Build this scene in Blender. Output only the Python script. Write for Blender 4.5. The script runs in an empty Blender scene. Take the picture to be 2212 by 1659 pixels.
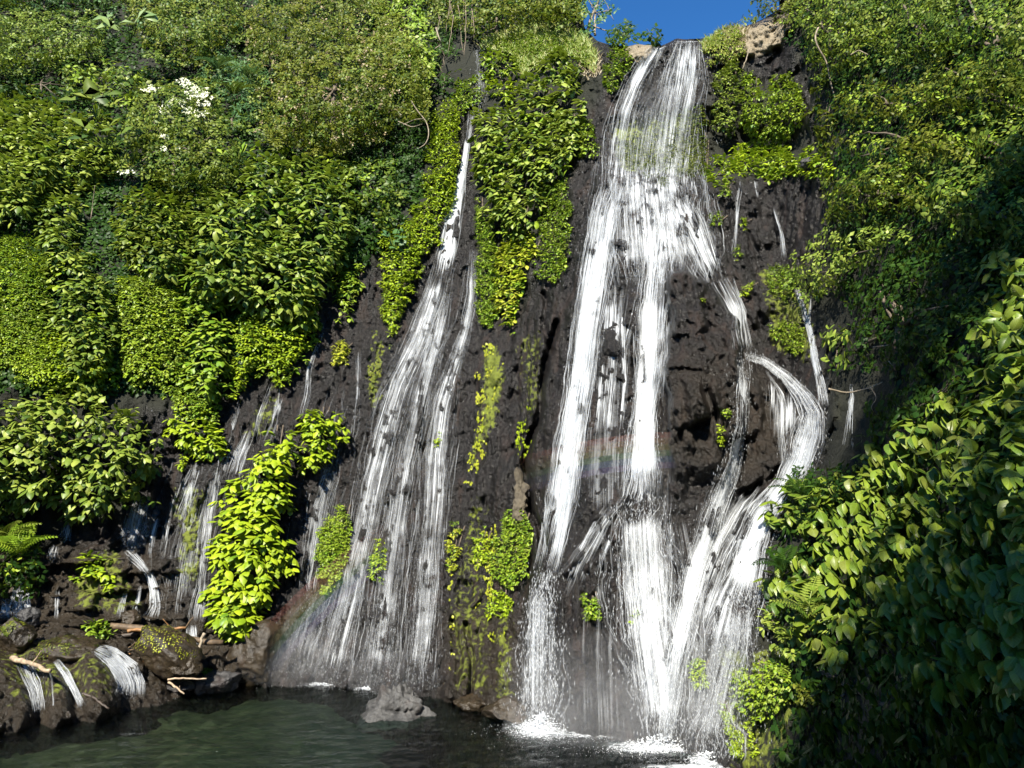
import bpy, math, random
import numpy as np
from mathutils import Vector, Matrix

R = math.radians
RNG = np.random.default_rng(7)
random.seed(7)
sc = bpy.context.scene
COL = sc.collection

# ------------------------------------------------------------------ camera
CAM_H, PITCH, HFOV = 5.5, R(10), R(65)
cam = bpy.data.cameras.new('camera')
cam.lens = 18 / math.tan(HFOV / 2); cam.sensor_width = 36
cam.clip_start = 0.1; cam.clip_end = 3000
co = bpy.data.objects.new('camera', cam); COL.objects.link(co)
co.location = (0, 0, CAM_H); co.rotation_euler = (R(90) + PITCH, 0, 0)
sc.camera = co

# ------------------------------------------------------------------ sky, sun, exposure
SUN_EL, SUN_AZ = R(40), R(17)          # sun stands behind the viewer and a little to the left
TO_SUN = Vector((-math.sin(SUN_AZ) * math.cos(SUN_EL), -math.cos(SUN_AZ) * math.cos(SUN_EL), math.sin(SUN_EL)))
w = bpy.data.worlds.new('World'); sc.world = w; w.use_nodes = True
nt = w.node_tree
sky = nt.nodes.new('ShaderNodeTexSky'); sky.sky_type = 'NISHITA'; sky.sun_disc = False
sky.sun_elevation = SUN_EL; sky.sun_rotation = math.pi + SUN_AZ
sky.air_density = 1.0; sky.dust_density = 0.0; sky.ozone_density = 6.0; sky.altitude = 2500
hs = nt.nodes.new('ShaderNodeHueSaturation'); hs.inputs['Saturation'].default_value = 1.18; hs.inputs['Value'].default_value = 1.0
nt.links.new(sky.outputs[0], hs.inputs['Color']); nt.links.new(hs.outputs[0], nt.nodes['Background'].inputs[0])
nt.nodes['Background'].inputs[1].default_value = 0.075
sl = bpy.data.lights.new('sun', 'SUN'); sl.energy = 5.0; sl.angle = R(0.53); sl.color = (1.0, 0.94, 0.82)
so = bpy.data.objects.new('sun', sl); COL.objects.link(so)
so.rotation_euler = (-TO_SUN).to_track_quat('-Z', 'Y').to_euler(); so.location = (-20, -40, 50)
vs = sc.view_settings
vs.view_transform = 'Standard'; vs.look = 'None'; vs.exposure = 1.6; vs.gamma = 1; vs.use_curve_mapping = False
sc.render.engine = 'CYCLES'
cy = sc.cycles
cy.use_denoising = True
try: cy.denoiser = 'OPENIMAGEDENOISE'
except Exception: pass
cy.max_bounces = 7; cy.diffuse_bounces = 3; cy.glossy_bounces = 3; cy.transmission_bounces = 4
cy.transparent_max_bounces = 24; cy.volume_bounces = 1
cy.caustics_reflective = False; cy.caustics_refractive = False
cy.sample_clamp_indirect = 6

# ------------------------------------------------------------------ picture frame maths (units: 2212 x 1659)
F = 1106 / math.tan(HFOV / 2)
CP, SP = math.cos(PITCH), math.sin(PITCH)
def unproj(u, v, Y):
    u = np.asarray(u, float); v = np.asarray(v, float); Y = np.asarray(Y, float)
    cx = (u - 1106) / F; cyy = (829.5 - v) / F
    t = Y / (CP - SP * cyy)
    return np.stack([cx * t, np.broadcast_to(Y, np.broadcast(cx, t).shape) * 1.0, CAM_H + (SP + CP * cyy) * t], -1)

def ground_Y(v, z=0.0):
    cyy = (829.5 - v) / F
    return (z - CAM_H) * (CP - SP * cyy) / (SP + CP * cyy)

# ------------------------------------------------------------------ noise
def _hash(ix, iy, iz, seed):
    h = (ix.astype(np.uint32) * np.uint32(374761393) + iy.astype(np.uint32) * np.uint32(668265263)
         + iz.astype(np.uint32) * np.uint32(2147483647) + np.uint32((seed * 974634777) & 0xffffffff))
    h = (h ^ (h >> np.uint32(13))) * np.uint32(1274126177)
    h = (h ^ (h >> np.uint32(16))) * np.uint32(2246822519)
    return (h ^ (h >> np.uint32(15))).astype(np.float64) / 4294967295.0 * 2 - 1
def vnoise(x, y, z, seed=0):
    """smooth value noise in -1..1"""
    x, y, z = np.broadcast_arrays(np.asarray(x, float), np.asarray(y, float), np.asarray(z, float))
    fx, fy, fz = np.floor(x), np.floor(y), np.floor(z)
    ix, iy, iz = fx.astype(np.int64), fy.astype(np.int64), fz.astype(np.int64)
    tx, ty, tz = x - fx, y - fy, z - fz
    tx = tx * tx * tx * (tx * (tx * 6 - 15) + 10); ty = ty * ty * ty * (ty * (ty * 6 - 15) + 10); tz = tz * tz * tz * (tz * (tz * 6 - 15) + 10)
    o = 0
    for a in (0, 1):
        wa = tx if a else 1 - tx
        for b in (0, 1):
            wb = ty if b else 1 - ty
            for c in (0, 1):
                wc = tz if c else 1 - tz
                o = o + wa * wb * wc * _hash(ix + a, iy + b, iz + c, seed)
    return o
def fbm(x, y, z, oct=4, seed=0, gain=0.5):
    o = 0; a = 1; f = 1
    for i in range(oct):
        o = o + a * vnoise(x * f + 17.3 * i, y * f + 5.1 * i, z * f + 9.7 * i, seed + i); a *= gain; f *= 2.03
    return o

# ------------------------------------------------------------------ small helpers
def norm(a): return a / (np.linalg.norm(a, axis=-1, keepdims=True) + 1e-9)
def tag(o, label=None, cat=None, group=None, kind=None):
    if label: o['label'] = label
    if cat: o['category'] = cat
    if group: o['group'] = group
    if kind: o['kind'] = kind
    return o
def empty(name, loc, label=None, cat=None, group=None):
    o = bpy.data.objects.new(name, None); COL.objects.link(o); o.location = loc
    o.empty_display_size = 0.2
    return tag(o, label, cat, group)
def mesh_np(name, V, Fc, mat, parent=None, tint=None, attrs=None, uv=None, smooth=False, kind=None):
    """V (n,3) world coordinates, Fc (m,k) faces; children are stored relative to their parent's location"""
    V = np.asarray(V, np.float64); Fc = np.asarray(Fc, np.int64)
    org = np.zeros(3)
    p = parent
    while p is not None:
        org = org + np.array(p.location); p = p.parent
    V = V - org
    me = bpy.data.meshes.new(name)
    k = Fc.shape[1]; m = len(Fc)
    me.vertices.add(len(V)); me.vertices.foreach_set('co', V.astype(np.float32).ravel())
    me.loops.add(m * k); me.loops.foreach_set('vertex_index', Fc.astype(np.int32).ravel())
    me.polygons.add(m)
    me.polygons.foreach_set('loop_start', np.arange(0, m * k, k, dtype=np.int32))
    if smooth: me.polygons.foreach_set('use_smooth', np.ones(m, dtype=bool))
    if tint is not None:
        at = me.attributes.new('tint', 'FLOAT', 'POINT'); at.data.foreach_set('value', np.asarray(tint, np.float32))
    for nme, val in (attrs or {}).items():
        at = me.attributes.new(nme, 'FLOAT', 'POINT'); at.data.foreach_set('value', np.asarray(val, np.float32).ravel())
    if uv is not None:
        l = me.uv_layers.new(name='UVMap'); l.data.foreach_set('uv', np.asarray(uv, np.float32)[Fc.ravel()].ravel())
    me.update(calc_edges=True); me.validate()
    me.materials.append(mat)
    o = bpy.data.objects.new(name, me); COL.objects.link(o)
    if parent is not None: o.parent = parent
    if kind: o['kind'] = kind
    return o

def in_poly(u, v, poly):
    ins = np.zeros(np.shape(u), bool); n = len(poly)
    for i in range(n):
        x1, y1 = poly[i]; x2, y2 = poly[(i + 1) % n]
        c = ((y1 > v) != (y2 > v)) & (u < (x2 - x1) * (v - y1) / ((y2 - y1) + 1e-12) + x1)
        ins ^= c
    return ins
def edge_dist(u, v, poly):
    d = np.full(np.shape(u), 1e9); n = len(poly)
    for i in range(n):
        a = np.array(poly[i], float); b = np.array(poly[(i + 1) % n], float); ab = b - a
        t = np.clip(((u - a[0]) * ab[0] + (v - a[1]) * ab[1]) / (ab @ ab + 1e-9), 0, 1)
        d = np.minimum(d, np.hypot(u - a[0] - t * ab[0], v - a[1] - t * ab[1]))
    return d
def poly_area(p):
    p = np.array(p, float); x, y = p[:, 0], p[:, 1]
    return 0.5 * abs(np.dot(x, np.roll(y, -1)) - np.dot(y, np.roll(x, -1)))
def blur(a, r, it=2):
    for _ in range(it):
        for ax in (0, 1):
            pad = [(0, 0), (0, 0)]; pad[ax] = (r + 1, r)
            c = np.cumsum(np.pad(a, pad, mode='edge'), axis=ax)
            n = a.shape[ax]
            a = (np.take(c, np.arange(2 * r + 1, 2 * r + 1 + n), axis=ax) - np.take(c, np.arange(0, n), axis=ax)) / (2 * r + 1)
    return a

# ------------------------------------------------------------------ materials
def mat_new(name):
    m = bpy.data.materials.new(name); m.use_nodes = True
    nt = m.node_tree; nt.nodes.clear()
    out = nt.nodes.new('ShaderNodeOutputMaterial')
    return m, nt, out
def N(nt, t, **kw):
    n = nt.nodes.new(t)
    for k, v in kw.items():
        if k in n.inputs: n.inputs[k].default_value = v
        else: setattr(n, k, v)
    return n
def ramp(nt, stops, fac=None):
    n = nt.nodes.new('ShaderNodeValToRGB'); e = n.color_ramp.elements
    while len(e) < len(stops): e.new(0.5)
    for i, (p, c) in enumerate(stops):
        e[i].position = p; e[i].color = (*c, 1) if len(c) == 3 else c
    if fac is not None: nt.links.new(fac, n.inputs[0])
    return n
def math_n(nt, op, a, b=None, clamp=False):
    n = nt.nodes.new('ShaderNodeMath'); n.operation = op; n.use_clamp = clamp
    for i, x in enumerate((a, b)):
        if x is None: continue
        if isinstance(x, (int, float)): n.inputs[i].default_value = x
        else: nt.links.new(x, n.inputs[i])
    return n.outputs[0]
def mix_c(nt, fac, a, b):
    n = nt.nodes.new('ShaderNodeMix'); n.data_type = 'RGBA'
    for idx, x in ((0, fac), (6, a), (7, b)):
        if isinstance(x, (int, float)): n.inputs[idx].default_value = x
        elif isinstance(x, tuple): n.inputs[idx].default_value = (*x, 1)
        else: nt.links.new(x, n.inputs[idx])
    return n.outputs[2]

MATS = {}
def leaf_mat(name, stops, rough=0.48, trans=0.2, spec=0.35, veins=False):
    m, nt, out = mat_new('leaf_' + name); L = nt.links
    at = N(nt, 'ShaderNodeAttribute', attribute_name='tint')
    oi = nt.nodes.new('ShaderNodeObjectInfo')
    f = math_n(nt, 'FRACT', math_n(nt, 'ADD', at.outputs['Fac'], oi.outputs['Random']))
    r = ramp(nt, [(i / (len(stops) - 1), c) for i, c in enumerate(stops)], f)
    geo = nt.nodes.new('ShaderNodeNewGeometry')
    # a fine mottling on the blade
    nz = N(nt, 'ShaderNodeTexNoise', Scale=9.0, Detail=2.0)
    L.new(geo.outputs['Position'], nz.inputs['Vector'])
    hv = N(nt, 'ShaderNodeHueSaturation'); L.new(r.outputs[0], hv.inputs['Color'])
    L.new(math_n(nt, 'ADD', math_n(nt, 'MULTIPLY', nz.outputs[0], 0.7), 0.65), hv.inputs['Value'])
    p = N(nt, 'ShaderNodeBsdfPrincipled', Roughness=rough); p.inputs['Specular IOR Level'].default_value = spec
    if veins:   # pale midrib and side veins
        uvn = nt.nodes.new('ShaderNodeUVMap'); sx = nt.nodes.new('ShaderNodeSeparateXYZ'); L.new(uvn.outputs[0], sx.inputs[0])
        au = math_n(nt, 'ABSOLUTE', sx.outputs[0]); fr = math_n(nt, 'FRACT', math_n(nt, 'SUBTRACT', math_n(nt, 'MULTIPLY', sx.outputs[1], 7.0), math_n(nt, 'MULTIPLY', au, 1.7)))
        v1 = math_n(nt, 'LESS_THAN', fr, .16); v2 = math_n(nt, 'LESS_THAN', au, .07); vf = math_n(nt, 'MULTIPLY', math_n(nt, 'MAXIMUM', v1, v2), .35)
        vc = mix_c(nt, vf, hv.outputs[0], (.20, .25, .07)); L.new(vc, p.inputs['Base Color'])
        bmp = N(nt, 'ShaderNodeBump', Strength=.6, Distance=.01); L.new(fr, bmp.inputs['Height']); L.new(bmp.outputs[0], p.inputs['Normal'])
    else: L.new(hv.outputs[0], p.inputs['Base Color'])
    tr = nt.nodes.new('ShaderNodeBsdfTranslucent')
    L.new(mix_c(nt, 0.5, hv.outputs[0], (0.22, 0.30, 0.02)), tr.inputs[0])
    mx = nt.nodes.new('ShaderNodeMixShader'); mx.inputs[0].default_value = trans
    L.new(p.outputs[0], mx.inputs[1]); L.new(tr.outputs[0], mx.inputs[2]); L.new(mx.outputs[0], out.inputs[0])
    MATS[name] = m; return m
leaf_mat('lime', [(.13, .21, .006), (.195, .27, .008), (.26, .33, .012), (.165, .24, .008)])
leaf_mat('spring', [(.080, .160, .008), (.140, .22, .012), (.21, .275, .020), (.11, .18, .010)])
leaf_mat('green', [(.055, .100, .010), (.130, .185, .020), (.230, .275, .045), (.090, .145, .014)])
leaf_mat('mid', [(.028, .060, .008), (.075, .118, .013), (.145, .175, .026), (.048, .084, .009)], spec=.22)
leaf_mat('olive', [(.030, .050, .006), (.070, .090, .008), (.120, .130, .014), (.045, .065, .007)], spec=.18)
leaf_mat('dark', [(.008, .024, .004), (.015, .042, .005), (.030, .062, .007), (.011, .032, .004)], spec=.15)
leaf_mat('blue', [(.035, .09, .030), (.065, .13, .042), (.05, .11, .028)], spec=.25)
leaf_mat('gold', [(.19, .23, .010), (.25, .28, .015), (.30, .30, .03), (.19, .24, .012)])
leaf_mat('straw', [(.12, .22, .014), (.20, .26, .030), (.32, .30, .09), (.15, .24, .016)], trans=.3)
leaf_mat('big', [(.034, .076, .006), (.075, .130, .008), (.140, .195, .013), (.110, .125, .020)], rough=.42, spec=.4, veins=True)
leaf_mat('flower', [(.70, .70, .50), (.80, .80, .62), (.62, .64, .42)], trans=.25)
leaf_mat('dry', [(.16, .12, .06), (.24, .19, .10), (.12, .09, .04)], trans=.1)

def rock_mat(name, dark, light, attr=True, rough=0.38, bump=0.5, scale=1.0, moss=(.10, .12, .012)):
    m, nt, out = mat_new(name); L = nt.links
    geo = nt.nodes.new('ShaderNodeNewGeometry'); pos = geo.outputs['Position']
    n1 = N(nt, 'ShaderNodeTexNoise', Scale=1.1 * scale, Detail=6.0, Roughness=0.62); L.new(pos, n1.inputs['Vector'])
    n2 = N(nt, 'ShaderNodeTexNoise', Scale=9.0 * scale, Detail=6.0, Roughness=0.7); L.new(pos, n2.inputs['Vector'])
    vo = N(nt, 'ShaderNodeTexVoronoi', Scale=6.0 * scale); L.new(pos, vo.inputs['Vector'])
    mp = N(nt, 'ShaderNodeMapping'); mp.inputs['Scale'].default_value = (2.2, 2.2, 0.12); L.new(pos, mp.inputs['Vector'])
    n3 = N(nt, 'ShaderNodeTexNoise', Scale=1.0, Detail=4.0); L.new(mp.outputs[0], n3.inputs['Vector'])
    f = math_n(nt, 'ADD', math_n(nt, 'MULTIPLY', n1.outputs[0], .55), math_n(nt, 'MULTIPLY', n2.outputs[0], .45))
    c = ramp(nt, [(0.36, dark), (0.52, tuple(.5 * (a + b) for a, b in zip(dark, light))), (0.68, light)], f).outputs[0]
    # rusty mineral streaks that run down the face
    st = ramp(nt, [(0.54, (0, 0, 0)), (0.70, (1, 1, 1))], n3.outputs[0]).outputs[0]
    c = mix_c(nt, math_n(nt, 'MULTIPLY', st, .35), c, (.034, .018, .012))
    # pale specks
    n4 = N(nt, 'ShaderNodeTexNoise', Scale=17.0 * scale, Detail=4.0); L.new(pos, n4.inputs['Vector'])
    sp = ramp(nt, [(0.66, (0, 0, 0)), (0.74, (1, 1, 1))], n4.outputs[0]).outputs[0]
    c = mix_c(nt, math_n(nt, 'MULTIPLY', sp, .6), c, (.085, .078, .074))
    rg = math_n(nt, 'ADD', rough - .36, math_n(nt, 'MULTIPLY', math_n(nt, 'ADD', math_n(nt, 'MULTIPLY', n3.outputs[0], .6), math_n(nt, 'MULTIPLY', n2.outputs[0], .4)), .80))
    if attr:
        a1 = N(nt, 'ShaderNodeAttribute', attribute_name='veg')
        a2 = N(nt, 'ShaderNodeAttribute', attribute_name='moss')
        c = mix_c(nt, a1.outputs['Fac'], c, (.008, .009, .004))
        a3 = N(nt, 'ShaderNodeAttribute', attribute_name='brown'); c = mix_c(nt, a3.outputs['Fac'], c, mix_c(nt, n1.outputs[0], (.004, .003, .0015), (.030, .020, .009)))
        a4 = N(nt, 'ShaderNodeAttribute', attribute_name='tan'); c = mix_c(nt, a4.outputs['Fac'], c, mix_c(nt, n2.outputs[0], (.07, .056, .036), (.34, .28, .19)))
        nm = N(nt, 'ShaderNodeTexNoise', Scale=5.0, Detail=4.0); L.new(pos, nm.inputs['Vector'])
        mf = math_n(nt, 'SUBTRACT', math_n(nt, 'ADD', a2.outputs['Fac'], nm.outputs[0]), .92)
        mf = math_n(nt, 'MULTIPLY', mf, 7.0, clamp=True)
        c = mix_c(nt, mf, c, moss)
        rg = math_n(nt, 'MAXIMUM', rg, math_n(nt, 'MULTIPLY', math_n(nt, 'MAXIMUM', a1.outputs['Fac'], mf), .8))
    p = nt.nodes.new('ShaderNodeBsdfPrincipled')
    L.new(c, p.inputs['Base Color']); L.new(rg, p.inputs['Roughness'])
    p.inputs['Specular IOR Level'].default_value = .34
    n5 = N(nt, 'ShaderNodeTexNoise', Scale=26.0 * scale, Detail=3.0, Roughness=.6); L.new(pos, n5.inputs['Vector'])
    h = math_n(nt, 'ADD', math_n(nt, 'ADD', math_n(nt, 'MULTIPLY', n2.outputs[0], .7), math_n(nt, 'MULTIPLY', vo.outputs['Distance'], .5)), math_n(nt, 'MULTIPLY', n5.outputs[0], .35))
    b = N(nt, 'ShaderNodeBump', Strength=bump, Distance=0.12); L.new(h, b.inputs['Height']); L.new(b.outputs[0], p.inputs['Normal'])
    L.new(p.outputs[0], out.inputs[0]); MATS[name] = m; return m
rock_mat('cliff_rock', (.0007, .0006, .0006), (.0105, .0082, .0074), rough=.38, bump=1.0)
rock_mat('brown_rock', (.006, .0045, .003), (.038, .027, .014), attr=False)
rock_mat('grey_rock', (.006, .006, .006), (.105, .103, .100), attr=False, rough=.55, bump=.6)
rock_mat('slate_rock', (.009, .009, .0095), (.050, .048, .048), attr=False, rough=.45)
rock_mat('red_rock', (.035, .016, .010), (.11, .048, .026), attr=False)
rock_mat('tan_rock', (.03, .024, .017), (.12, .10, .068), attr=False, rough=.75, bump=.6)
def simple_mat(name, base, rough=.6, var=.5, scale=8, stretch=(1, 1, 1), spec=.4):
    m, nt, out = mat_new(name); L = nt.links
    tc = nt.nodes.new('ShaderNodeTexCoord'); mp = nt.nodes.new('ShaderNodeMapping'); mp.inputs['Scale'].default_value = stretch
    L.new(tc.outputs['Object'], mp.inputs[0])
    n = N(nt, 'ShaderNodeTexNoise', Scale=scale, Detail=5.0); L.new(mp.outputs[0], n.inputs['Vector'])
    r = ramp(nt, [(.3, tuple(x * (1 - var) for x in base)), (.7, tuple(min(1, x * (1 + var)) for x in base))], n.outputs[0])
    p = N(nt, 'ShaderNodeBsdfPrincipled', Roughness=rough); p.inputs['Specular IOR Level'].default_value = spec
    L.new(r.outputs[0], p.inputs['Base Color'])
    b = N(nt, 'ShaderNodeBump', Strength=.5, Distance=.03); L.new(n.outputs[0], b.inputs['Height']); L.new(b.outputs[0], p.inputs['Normal'])
    L.new(p.outputs[0], out.inputs[0]); MATS[name] = m; return m
simple_mat('bark', (.075, .058, .040), .8)
simple_mat('pale_bark', (.19, .155, .11), .75)
simple_mat('root', (.16, .125, .085), .8)
simple_mat('log_wood', (.075, .05, .028), .7, stretch=(1, 1, 1))
simple_mat('orange_wood', (.17, .085, .03), .6)
simple_mat('pale_wood', (.24, .18, .12), .6)
simple_mat('dark_wood', (.035, .025, .018), .6)
simple_mat('soil', (.030, .026, .015), .9, scale=1.5)

def water_mat(name, alpha=1.0, attr=False, col=(.76, .79, .82)):
    m, nt, out = mat_new(name); L = nt.links
    d = N(nt, 'ShaderNodeBsdfDiffuse'); d.inputs[0].default_value = (*col, 1)
    t = nt.nodes.new('ShaderNodeBsdfTranslucent'); t.inputs[0].default_value = (*col, 1)
    mx = nt.nodes.new('ShaderNodeMixShader'); mx.inputs[0].default_value = .3
    L.new(d.outputs[0], mx.inputs[1]); L.new(t.outputs[0], mx.inputs[2])
    last = mx.outputs[0]
    if alpha < 1 or attr:
        tp = nt.nodes.new('ShaderNodeBsdfTransparent'); m2 = nt.nodes.new('ShaderNodeMixShader'); m2.inputs[0].default_value = alpha
        if attr:
            at_ = N(nt, 'ShaderNodeAttribute', attribute_name='fade'); L.new(math_n(nt, 'MULTIPLY', at_.outputs['Fac'], alpha), m2.inputs[0])
        L.new(tp.outputs[0], m2.inputs[1]); L.new(last, m2.inputs[2]); last = m2.outputs[0]
    L.new(last, out.inputs[0]); MATS[name] = m; return m
water_mat('white_water', .8, True); water_mat('thin_water', .4, True); water_mat('spray', .4); water_mat('foam')
def veil_mat(name, body, cap=.95, sx=7.0, sy=.42, slope=4.2):
    """a broken film of white water: full where the flow is thick, parting into threads and lace towards its sides"""
    m, nt, out = mat_new(name); L = nt.links
    uvn = nt.nodes.new('ShaderNodeUVMap')
    geo = nt.nodes.new('ShaderNodeNewGeometry')
    def streak(ax, ay, dist, det):
        mp = nt.nodes.new('ShaderNodeMapping'); mp.inputs['Scale'].default_value = (ax, ay, 1); L.new(uvn.outputs[0], mp.inputs[0])
        n = N(nt, 'ShaderNodeTexNoise', Scale=1.0, Detail=det, Roughness=.62, Distortion=dist); L.new(mp.outputs[0], n.inputs['Vector']); return n.outputs[0]
    n1 = streak(sx, sy, .9, 5.0); n2 = streak(sx * 3.1, sy * 4.0, .8, 3.0)
    n3 = N(nt, 'ShaderNodeTexNoise', Scale=1.6, Detail=4.0, Roughness=.6); L.new(geo.outputs['Position'], n3.inputs['Vector'])
    nn = math_n(nt, 'ADD', math_n(nt, 'MULTIPLY', n1, .50), math_n(nt, 'ADD', math_n(nt, 'MULTIPLY', n2, .36), math_n(nt, 'MULTIPLY', n3.outputs[0], .14)))
    at = N(nt, 'ShaderNodeAttribute', attribute_name='fade')
    thr = math_n(nt, 'SUBTRACT', .72, math_n(nt, 'MULTIPLY', at.outputs['Fac'], body))
    f = math_n(nt, 'MULTIPLY', math_n(nt, 'SUBTRACT', nn, thr), slope, clamp=True)
    f = math_n(nt, 'MULTIPLY', f, cap)
    d = nt.nodes.new('ShaderNodeBsdfDiffuse'); d.inputs[0].default_value = (.70, .73, .76, 1)
    t = nt.nodes.new('ShaderNodeBsdfTranslucent'); t.inputs[0].default_value = (.70, .73, .76, 1)
    mx = nt.nodes.new('ShaderNodeMixShader'); mx.inputs[0].default_value = .25
    L.new(d.outputs[0], mx.inputs[1]); L.new(t.outputs[0], mx.inputs[2])
    tp = nt.nodes.new('ShaderNodeBsdfTransparent'); m2 = nt.nodes.new('ShaderNodeMixShader')
    L.new(f, m2.inputs[0]); L.new(tp.outputs[0], m2.inputs[1]); L.new(mx.outputs[0], m2.inputs[2]); L.new(m2.outputs[0], out.inputs[0])
    MATS[name] = m; return m
veil_mat('veil_core', .365, .93, 8, .16, 4.5); veil_mat('veil', .285, .85, 9, .16, 5.0); veil_mat('veil_thin', .25, .5, 10, .14, 3.6); veil_mat('lace', .235, .85, 11, .17, 7.0); veil_mat('silk', .34, .62, 5, .09, 2.2); veil_mat('froth', .44, .9, 3.0, 4.5)

# ------------------------------------------------------------------ relief of the gorge (distance of the rock behind each direction)
cols = [-420, 0, 200, 400, 550, 700, 880, 1020, 1130, 1180, 1300, 1450, 1580, 1680, 1780, 1900, 2050, 2212, 2640]
tab = {
 -300: [46, 52, 54, 55, 55, 54, 50, 46, 45, 45, 44, 44, 43, 40, 36, 32, 27, 23, 18],
 0:    [38, 44, 46, 47, 47, 46, 43, 40, 38.5, 37, 34, 33, 33, 32, 28, 25, 21, 18, 14],
 150:  [34, 39, 41, 42, 42, 41, 39, 36.8, 36, 35, 32, 31.6, 31.8, 31, 27, 23.5, 19.5, 16.5, 13],
 300:  [31, 34.5, 36.5, 37.5, 38, 38, 36.8, 35.6, 34.5, 33.5, 30.8, 30.6, 31, 30.3, 25.5, 22, 18, 15, 12],
 350:  [30.6, 34, 35.7, 36.6, 37, 37.2, 36.4, 35.3, 34.1, 33, 30.4, 30.4, 30.8, 30.2, 25.2, 21.6, 17.6, 14.7, 11.8],
 385:  [30.3, 33.6, 35.2, 36, 36.4, 36.6, 36, 35.1, 33.8, 32.6, 29.0, 28.6, 29.0, 29.2, 25, 21.3, 17.3, 14.4, 11.6],
 500:  [29.5, 32.5, 33.5, 34, 34.5, 35, 35, 34.4, 33, 31.5, 28, 27.6, 28.2, 28.8, 24.5, 20.5, 16.5, 13.8, 11],
 700:  [29, 31.5, 32, 32.5, 33, 33.8, 33.8, 33.4, 31.5, 29, 26.4, 26.2, 26.6, 27.5, 23.5, 19, 15, 12.5, 10],
 850:  [28.5, 31, 31.5, 32, 32.5, 33, 33, 32.6, 30.5, 27.5, 25.4, 25.2, 25.6, 26, 22.5, 18, 14, 11.5, 9.3],
 1000: [28, 30.5, 31, 31.8, 32, 32.3, 32.3, 31.8, 29.5, 26.3, 24.6, 24.5, 24.8, 24.5, 21.5, 17, 13, 10.7, 8.7],
 1165: [27.5, 30.7, 31.4, 31.6, 31.5, 31.6, 31.5, 31, 28.3, 25.3, 23.9, 23.6, 23.6, 22.5, 20, 16, 12, 10, 8.2],
 1195: [26.2, 29.5, 29.7, 31.2, 31.3, 31.5, 31.2, 30.7, 28, 25.2, 23.8, 23.5, 23.4, 22.2, 19.7, 15.8, 11.9, 9.9, 8.1],
 1335: [25.6, 28.9, 29.1, 30.2, 30.9, 30.9, 30, 29, 26.8, 24.6, 23.1, 22.6, 22, 20.5, 18.3, 14.8, 11.3, 9.4, 7.7],
 1405: [24.5, 26, 26.3, 29.6, 30.8, 30.5, 29.5, 28.3, 26.4, 24.3, 22.9, 22.3, 21.5, 19.8, 17.6, 14.3, 11, 9.1, 7.5],
 1470: [23.8, 25, 25.4, 28.5, 30.2, 29.8, 28.8, 27.4, 26, 24.1, 22.8, 22, 21, 19.4, 17.2, 13.8, 10.7, 8.9, 7.3],
 1560: [23, 23.9, 24.5, 27, 29.5, 29.2, 28, 26.5, 25.2, 23.8, 22.6, 21.8, 20.5, 19, 16.6, 13.3, 10.4, 8.7, 7.1],
 1660: [22, 23.2, 24, 26.5, 29, 28.7, 27.5, 26, 24.8, 23.4, 22.2, 21.4, 20, 18.5, 16, 13, 10.2, 8.5, 7],
 2100: [20, 22, 23, 25, 28, 28, 27, 25.5, 24, 23, 22, 21, 19.5, 18, 15.5, 12.5, 10, 8.2, 6.8]}
STEP = 3
GU = np.arange(-420, 2641, STEP); GV = np.arange(-300, 2001, STEP)
rows = sorted(tab)
A = np.array([np.interp(GU, cols, tab[r]) for r in rows])
D0 = np.empty((len(GV), len(GU)))
for j in range(len(GU)): D0[:, j] = np.interp(GV, rows, A[:, j])
D0 = 0.5 * blur(D0, 4, 2) + 0.5 * blur(D0, 12, 2)
UU, VV = np.meshgrid(GU.astype(float), GV.astype(float))
wob = 14 * fbm(UU / 90, VV / 90, 3.3, 3, 40)
wob2 = 14 * fbm(UU / 90, VV / 90, 9.3, 3, 50)
def pmask(poly, soft):
    m = in_poly(UU + wob, VV + wob2, poly).astype(float)
    return blur(m, max(1, int(soft / STEP)), 2)
def line_mask(pts, wid, soft):
    d = np.full(UU.shape, 1e9); U2 = UU + wob * .6; V2 = VV + wob2 * .6
    for (a, b) in zip(pts[:-1], pts[1:]):
        a = np.array(a, float); b = np.array(b, float); ab = b - a
        t = np.clip(((U2 - a[0]) * ab[0] + (V2 - a[1]) * ab[1]) / (ab @ ab), 0, 1)
        d = np.minimum(d, np.hypot(U2 - a[0] - t * ab[0], V2 - a[1] - t * ab[1]))
    return blur(np.clip(1.5 - d / wid, 0, 1), max(1, int(soft / STEP)), 1)
DF = D0.copy()
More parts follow.
